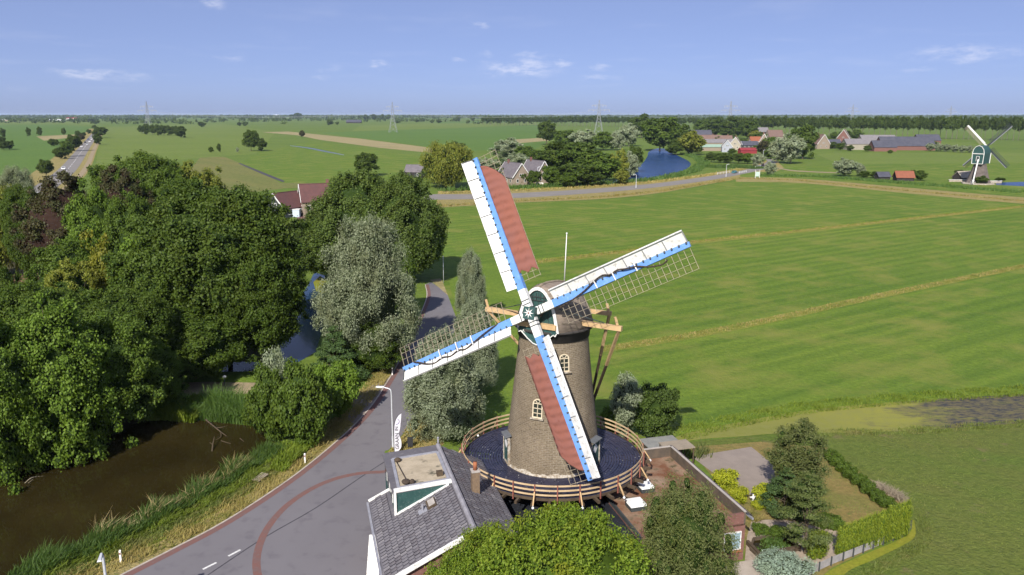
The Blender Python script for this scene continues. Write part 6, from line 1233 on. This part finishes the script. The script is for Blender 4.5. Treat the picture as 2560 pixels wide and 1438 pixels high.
H(2258, 452, -6, 7.6, 5, 1.8, 4.3, m_tim, pm('rusty_roof_tile', (.26, .095, .055), (.21, .08, .05), 1.2, .85, .2), 'shed with rusty red roof in the meadow', 'shed', 'shed', False, 0, None, None); H(2205, 449, 5, 5.5, 4, 1.6, 3.4, m_tim, m_slate, 'small dark hut in the meadow beside the rusty roofed shed', 'hut', 'hut', False, 0, None, None)
H(885, 308, 5, 50, 22, 4, 11, m_tim, m_slate, 'dark farm roofs alone on the left horizon', 'barn', 'barn', False, 0, None, None); H(182, 300, 4, 60, 30, 8, 13, m_white, m_redw, 'distant hall with red roof edge by the main road', 'hall', 'hall', False, 0, None, None); H(140, 303, -4, 70, 26, 5, 8, m_white, m_lampw, 'distant long white greenhouse beside the main road', 'greenhouse', 'greenhouse', False, 0, None, None); H(20, 303, 2, 60, 26, 5, 8, m_beige, m_lampw, 'distant white roofs at the left photo edge', 'greenhouse', 'greenhouse', False, 0, None, None)
H(692, 289.5, 3, 120, 60, 14, 22, m_white, m_lampw, 'tiny white factory on the horizon', 'factory', 'factory', False, 0, None, None)
# ================================================================ the second windmill
p0 = G(2444, 460); wm = thing('post_mill', 'small green hollow post mill with thatched base and white trim', 'windmill', p0)
q = MB(); q.lathe([(5.2, .6), (4.4, 2.2), (3.1, 6.2), (2.3, 9.2), (1.7, 9.4)], p0, 8); q.build('thatched_base', pm('dark_reed_thatch', (.155, .13, .115), (.11, .092, .082), .8, .95, .1, .6), wm)
q = MB(); q.lathe([(0, .0), (6.6, .0), (6.6, .5), (5.0, .62)], p0, 8); q.build('plinth', m_lime, wm)
fa = R(200); WX = Vector((math.cos(fa + math.pi / 2), math.sin(fa + math.pi / 2), 0)); WF = Vector((math.cos(R(218)), math.sin(R(218)), 0)); WS = Vector((-WF.y, WF.x, 0))   # WF: gable towards us
Pm = lambda f, s, z: p0 + WF * f + WS * s + ZZ * z
sec = lambda f, k=1.: [Pm(f, x * k, z) for x, z in ((-2.2, 8.9), (2.2, 8.9), (2.35, 13.4), (2.05, 15.0), (1.2, 16.2), (0, 16.7), (-1.2, 16.2), (-2.05, 15.0), (-2.35, 13.4))]
q = MB(); A, B = sec(3.4), sec(-3.4); n = 9; q.add(A + B, [tuple(range(n)), tuple(range(2 * n - 1, n - 1, -1))] + [(i, n + i, n + (i + 1) % n, (i + 1) % n) for i in range(n)]); bod = q.build('mill_body', m_teal, wm)
q = MB()
for i in range(n): q.beam(sec(3.5)[i], sec(3.5)[(i + 1) % n], .22, .18)
q.build('gable_trim', m_white, bod)
q = MB(); q.beam(Pm(3.55, -2.25, 13.2), Pm(3.55, 2.25, 13.2), .25, .3); q.build('cross_trim', m_white, bod)
for s in (-1, 1): q = MB(); q.beam(Pm(-3.4, s * 2.28, 9), Pm(-3.4, s * 2.42, 13.4), .28, .25); q.build('corner_trim', m_white, bod)
q = MB(); q.beam(Pm(3.4, -2.3, 9.0), Pm(-3.4, -2.3, 9.0), .25, .35); q.build('sill_trim', m_white, bod)
q = MB(); q.box(Pm(3.55, .1, 11.0), (1.1, .1, 2.1), (WS, WF, ZZ)); d_ = q.build('door', m_iron, bod); q = MB(); q.beam(Pm(3.65, -.5, 10), Pm(3.65, -.5, 12.1), .15, .1); q.beam(Pm(3.65, .7, 10), Pm(3.65, .7, 12.1), .15, .1); q.beam(Pm(3.65, -.5, 12.1), Pm(3.65, .7, 12.1), .15, .15); q.build('frame', m_white, d_)
q = MB(); q.beam(Pm(3.6, .4, 10.8), Pm(8.2, 1.2, 1.2), .45, .35); q.build('tail_stair', m_white, wm)
wc = Pm(8.4, 1.3, 1.3); q = MB()
for k in range(6): a = math.pi * k / 3; q.beam(wc, wc + WS * math.cos(a) * 1.1 + ZZ * math.sin(a) * 1.1, .12, .12)
q.build('winch_wheel', m_white, wm)
hb2 = Pm(-4.6, 0, 16.2)
for k in range(4):
    a = R(136 - 90 * k); E_ = -WS * math.cos(a) * -1 + ZZ * math.sin(a); E_ = WS * math.cos(a) + ZZ * math.sin(a); C_ = WS * math.cos(a - math.pi / 2) + ZZ * math.sin(a - math.pi / 2)
    q = MB(); q.beam(hb2, hb2 + E_ * 12.6, .55, .5, WF, 0, .32, .3); st = q.build('sail', m_white if k == 0 else m_iron, wm)
    q = MB(); q.hexa([hb2 + E_ * 1.6 + C_ * .1, hb2 + E_ * 12.5 + C_ * .1, hb2 + E_ * 12.5 + C_ * .58, hb2 + E_ * 1.6 + C_ * .58], [v + WF * .06 for v in [hb2 + E_ * 1.6 + C_ * .1, hb2 + E_ * 12.5 + C_ * .1, hb2 + E_ * 12.5 + C_ * .58, hb2 + E_ * 1.6 + C_ * .58]]); q.build('wind_board', m_white if k == 0 else pm('dull_grey_board', (.24, .25, .26), (.20, .21, .22), 1, .7, .3), st)
    for i in range(17): q = MB(); x = 2.2 + 10.2 * i / 16; q.beam(hb2 + E_ * x, hb2 + E_ * x - C_ * 1.5, .09, .09); q.build('lattice_bar', m_iron if k in (1, 2) else m_lath, st)
    for c in (.5, 1., 1.5): q = MB(); q.beam(hb2 + E_ * 2.1 - C_ * c, hb2 + E_ * 12.5 - C_ * c, .10, .10); q.build('lattice_rail', m_iron if k in (1, 2) else m_lath, st)
q = MB(); q.tube(hb2 - WF * .4, hb2 + WF * 1.6, .45, .45, 10); q.build('windshaft', m_darkwood, wm)
p = G(2410, 452); gable_house('mill_shed', 'dark low shed with pale roof beside the second windmill', (p.x, p.y, 0), 20, 9, 5, 1.8, 4.2, m_tim, m_lime, 'shed', None, False)
for px, py, lab in ((2397, 455, 'white bridge parapet left of the second windmill'), (2478, 458, 'white bridge parapet right of the second windmill')):
    p = G(px, py); t = thing('parapet', lab, 'wall', p); q = MB(); q.box(p + ZZ * .5, (9, .5, .9)); q.build('wall', m_lime, t); q = MB(); q.box(p + ZZ * 1.0, (9.3, .7, .14)); q.build('coping', m_white, t)
# ================================================================ bridge rails, signs, cars, pylons
def railing(a, b_, lab):
    a, b_ = G(*a), G(*b_); t = thing('bridge_railing', lab, 'railing', a, 'white railings of the little bridge'); n = 5
    for z in (.45, .95): q = MB(); q.beam(a + ZZ * z, b_ + ZZ * z, .14, .14); q.build('rail', m_white, t)
    for i in range(n): q = MB(); v = a.lerp(b_, i / (n - 1)); q.beam(v, v + ZZ * 1.05, .16, .16); q.build('post', m_white, t)
railing((1793, 437), (1824, 432), 'white bridge railing before the teal car'); railing((1848, 434), (1866, 431), 'white bridge railing behind the teal car'); railing((1888, 421), (1904, 416), 'white bridge railing beside the road bend')
p = G(1893, 447); t = thing('road_sign', 'pale green board on two white posts beside the dyke road', 'sign', p)
for s in (-1.0, 1.0): q = MB(); q.beam(p + Vector((s, 0, 0)), p + Vector((s, 0, 4.2)), .18, .14); q.build('post', m_white, t)
q = MB(); q.box(p + ZZ * 2.2, (1.7, .1, 2.2)); q.build('board', pm('pale_green_board', (.45, .58, .50), (.38, .50, .44), 1.5, .7, .3), t)
def car(p, d, col, lab, group, sc=1.0):
    p = Vector(p); t = thing('car', lab, 'car', p, group); X = Vector((d[0], d[1], 0)).normalized(); Y = Vector((-X.y, X.x, 0)); P = lambda x, y, z: p + (X * x + Y * y + ZZ * z) * sc
    m_ = pm('car_paint_' + col[0], col[1], tuple(v * .9 for v in col[1]), 2, .3, .5)
    side = [(-2.15, .35), (2.15, .35), (2.2, .62), (2.0, .82), (1.1, .92), (.45, 1.42), (-1.2, 1.46), (-1.95, .98), (-2.2, .9)]; n = len(side)
    q = MB(); w = [.86 if z < 1.1 else .66 for x, z in side]
    q.add([P(x, -w_, z) for (x, z), w_ in zip(side, w)] + [P(x, w_, z) for (x, z), w_ in zip(side, w)], [tuple(range(n - 1, -1, -1)), tuple(range(n, 2 * n))] + [(i, (i + 1) % n, n + (i + 1) % n, n + i) for i in range(n)]); q.build('body', m_, t)
    q = MB(); q.add([P(1.02, -.7, .98), P(1.02, .7, .98), P(.5, .6, 1.38), P(.5, -.6, 1.38)], [(0, 1, 2, 3)])
    for v in range(4): q.v[v] = tuple(Vector(q.v[v]) + (X * .03 + ZZ * .02) * sc)
    q.build('windscreen', m_glass, t)
    for s in (-1, 1): q = MB(); q.add([P(.85, s * .80, .98), P(-1.6, s * .80, 1.02), P(-1.15, s * .70, 1.38), P(.4, s * .70, 1.36)], [(0, 1, 2, 3)]); q.build('side_window', m_glass, t)
    q = MB(); q.add([P(-1.98, -.7, 1.02), P(-1.98, .7, 1.02), P(-1.32, .6, 1.43), P(-1.32, -.6, 1.43)], [(0, 1, 2, 3)]); q.build('rear_window', m_glass, t)
    for x in (-1.35, 1.35):
        for s in (-1, 1): q = MB(); q.tube(P(x, s * .70, .33), P(x, s * .90, .33), .33 * sc, .33 * sc, 12); q.build('wheel', m_black, t)
dr = (G(1880, 424) - G(1800, 438)); car(G(1836, 433.5) + ZZ * .06, dr, ('teal', (.06, .20, .22)), 'teal car crossing the little bridge', 'cars on the dyke road'); car(G(1906, 414) + ZZ * .06, (-.3, -1, 0), ('dark_red', (.10, .035, .045)), 'dark car with red tail at the road bend', 'cars on the dyke road')
CC = {'white': (.75, .75, .74), 'silver': (.50, .51, .53), 'black': (.03, .03, .035), 'blue': (.05, .10, .25)}
mc = [(159, 425, 'white', 'white car nearest on the distant main road'), (204, 369, 'white', 'white car alone in the middle of the main road'), (218, 363, 'silver', 'silver car at the front of the distant queue'), (213, 358, 'black', 'dark car at the front of the distant queue'), (224, 356, 'white', 'white car beside the dark queue car'), (221, 350, 'blue', 'blue car in the middle of the distant queue'), (229, 350, 'white', 'white car in the middle of the distant queue'), (228, 345, 'silver', 'silver car near the far end of the queue'), (233, 344, 'white', 'white car at the far end of the queue')]
hd = (G(231, 343) - G(165, 428))
for i, (px, py, c, lab) in enumerate(mc): car(G(px, py) + ZZ * .09, hd if i % 2 else -hd, (c, CC[c]), lab, 'cars on the distant main road', 1.15)
m_steel = pm('grey_lattice_steel', (.30, .31, .33), (.25, .26, .28), 1, .6, .4)
def pylon(px, dist, lab, h=50., yaw=0.):
    p = Vector((XP(px, dist, 20), dist, 0)); t = thing('pylon', lab, 'pylon', p, 'high voltage pylons'); q = MB(); X = Vector((math.cos(yaw), math.sin(yaw), 0)); Y = Vector((-X.y, X.x, 0)); wz = lambda z: (5.5 * (1 - z / 30) + 1.1) if z < 25 else max(.25, 1.9 * (1 - (z - 25) / (h - 25)) + .3)
    Q = lambda s, u, z: p + X * (s * wz(z)) + Y * (u * wz(z)) + ZZ * z; zs = [0, 9, 16, 21, 25, 30, 35, 40, 45, h]
    for s in (-1, 1):
        for u in (-1, 1): q.path([Q(s, u, z) for z in zs], .19, 4)
    for a, b_ in zip(zs, zs[1:]):
        for u in (-1, 1): q.beam(Q(-1, u, a), Q(1, u, b_), .15, .15); q.beam(Q(1, u, a), Q(-1, u, b_), .15, .15); q.beam(Q(u, -1, a), Q(u, 1, b_), .15, .15)
    tw = q.build('lattice_tower', m_steel, t)
    for z, w in ((36., 15.), (42.5, 10.)):
        for u in (-1, 1):
            q = MB(); q.beam(p + X * u * .8 + ZZ * (z - 1.5), p + X * u * w + ZZ * z, .4, .4); q.beam(p + X * u * .8 + ZZ * (z + 1.2), p + X * u * w + ZZ * z, .35, .35); q.beam(p + X * u * w * .5 + ZZ * (z - .8), p + X * u * w * .5 + ZZ * (z + .6), .3, .3); q.build('crossarm', m_steel, t)
            for f_ in (.55, 1.): q = MB(); q.tube(p + X * u * w * f_ + ZZ * z, p + X * u * w * f_ + ZZ * (z - 2.8), .22, .22, 5); q.build('insulator', m_galv, t)
    return p
py_ = [pylon(370, 1290, 'nearest and clearest pylon beside the small wood'), pylon(982, 1330, 'pylon above the left meadow next after the nearest one'), pylon(1497, 1150, 'pylon above the far poplar row'), pylon(1825, 1240, 'pylon above the village'), pylon(2130, 1700, 'pylon above the long poplar row left of the second windmill'), pylon(2375, 2000, 'pylon farthest off above the long poplar row')]
for i in range(len(py_) - 1):
    t = thing('power_cable', ordn(i) + ' span of thin power cables counted from the nearest pylon', 'cable', py_[i] + ZZ * 30, 'spans of power cable')
    for w in (-15, 15):
        q = MB(); a, b_ = py_[i] + Vector((w, 0, 33)), py_[i + 1] + Vector((w, 0, 33)); q.path([a.lerp(b_, k / 8) - ZZ * (8 * 4 * (k / 8) * (1 - k / 8)) for k in range(9)], .07, 4); q.build('cable', m_galv, t)
# ================================================================ air
hz = MB(); hz.box((0, 22350, 27.5), (64200, 45500, 57)); ho = hz.build('haze', None); ho.data.materials.clear()
def hazemat():
    m = bpy.data.materials.new('pale_air'); m.use_nodes = True; nt = m.node_tree
    for n in list(nt.nodes):
        if n.type != 'OUTPUT_MATERIAL': nt.nodes.remove(n)
    v = nt.nodes.new('ShaderNodeVolumePrincipled'); v.inputs['Color'].default_value = (.62, .76, .98, 1); v.inputs['Density'].default_value = 4.2e-5; v.inputs['Anisotropy'].default_value = .0
    nt.links.new(v.outputs[0], nt.nodes['Material Output'].inputs['Volume']); return m
ho.data.materials.append(hazemat()); ho['kind'] = 'stuff'
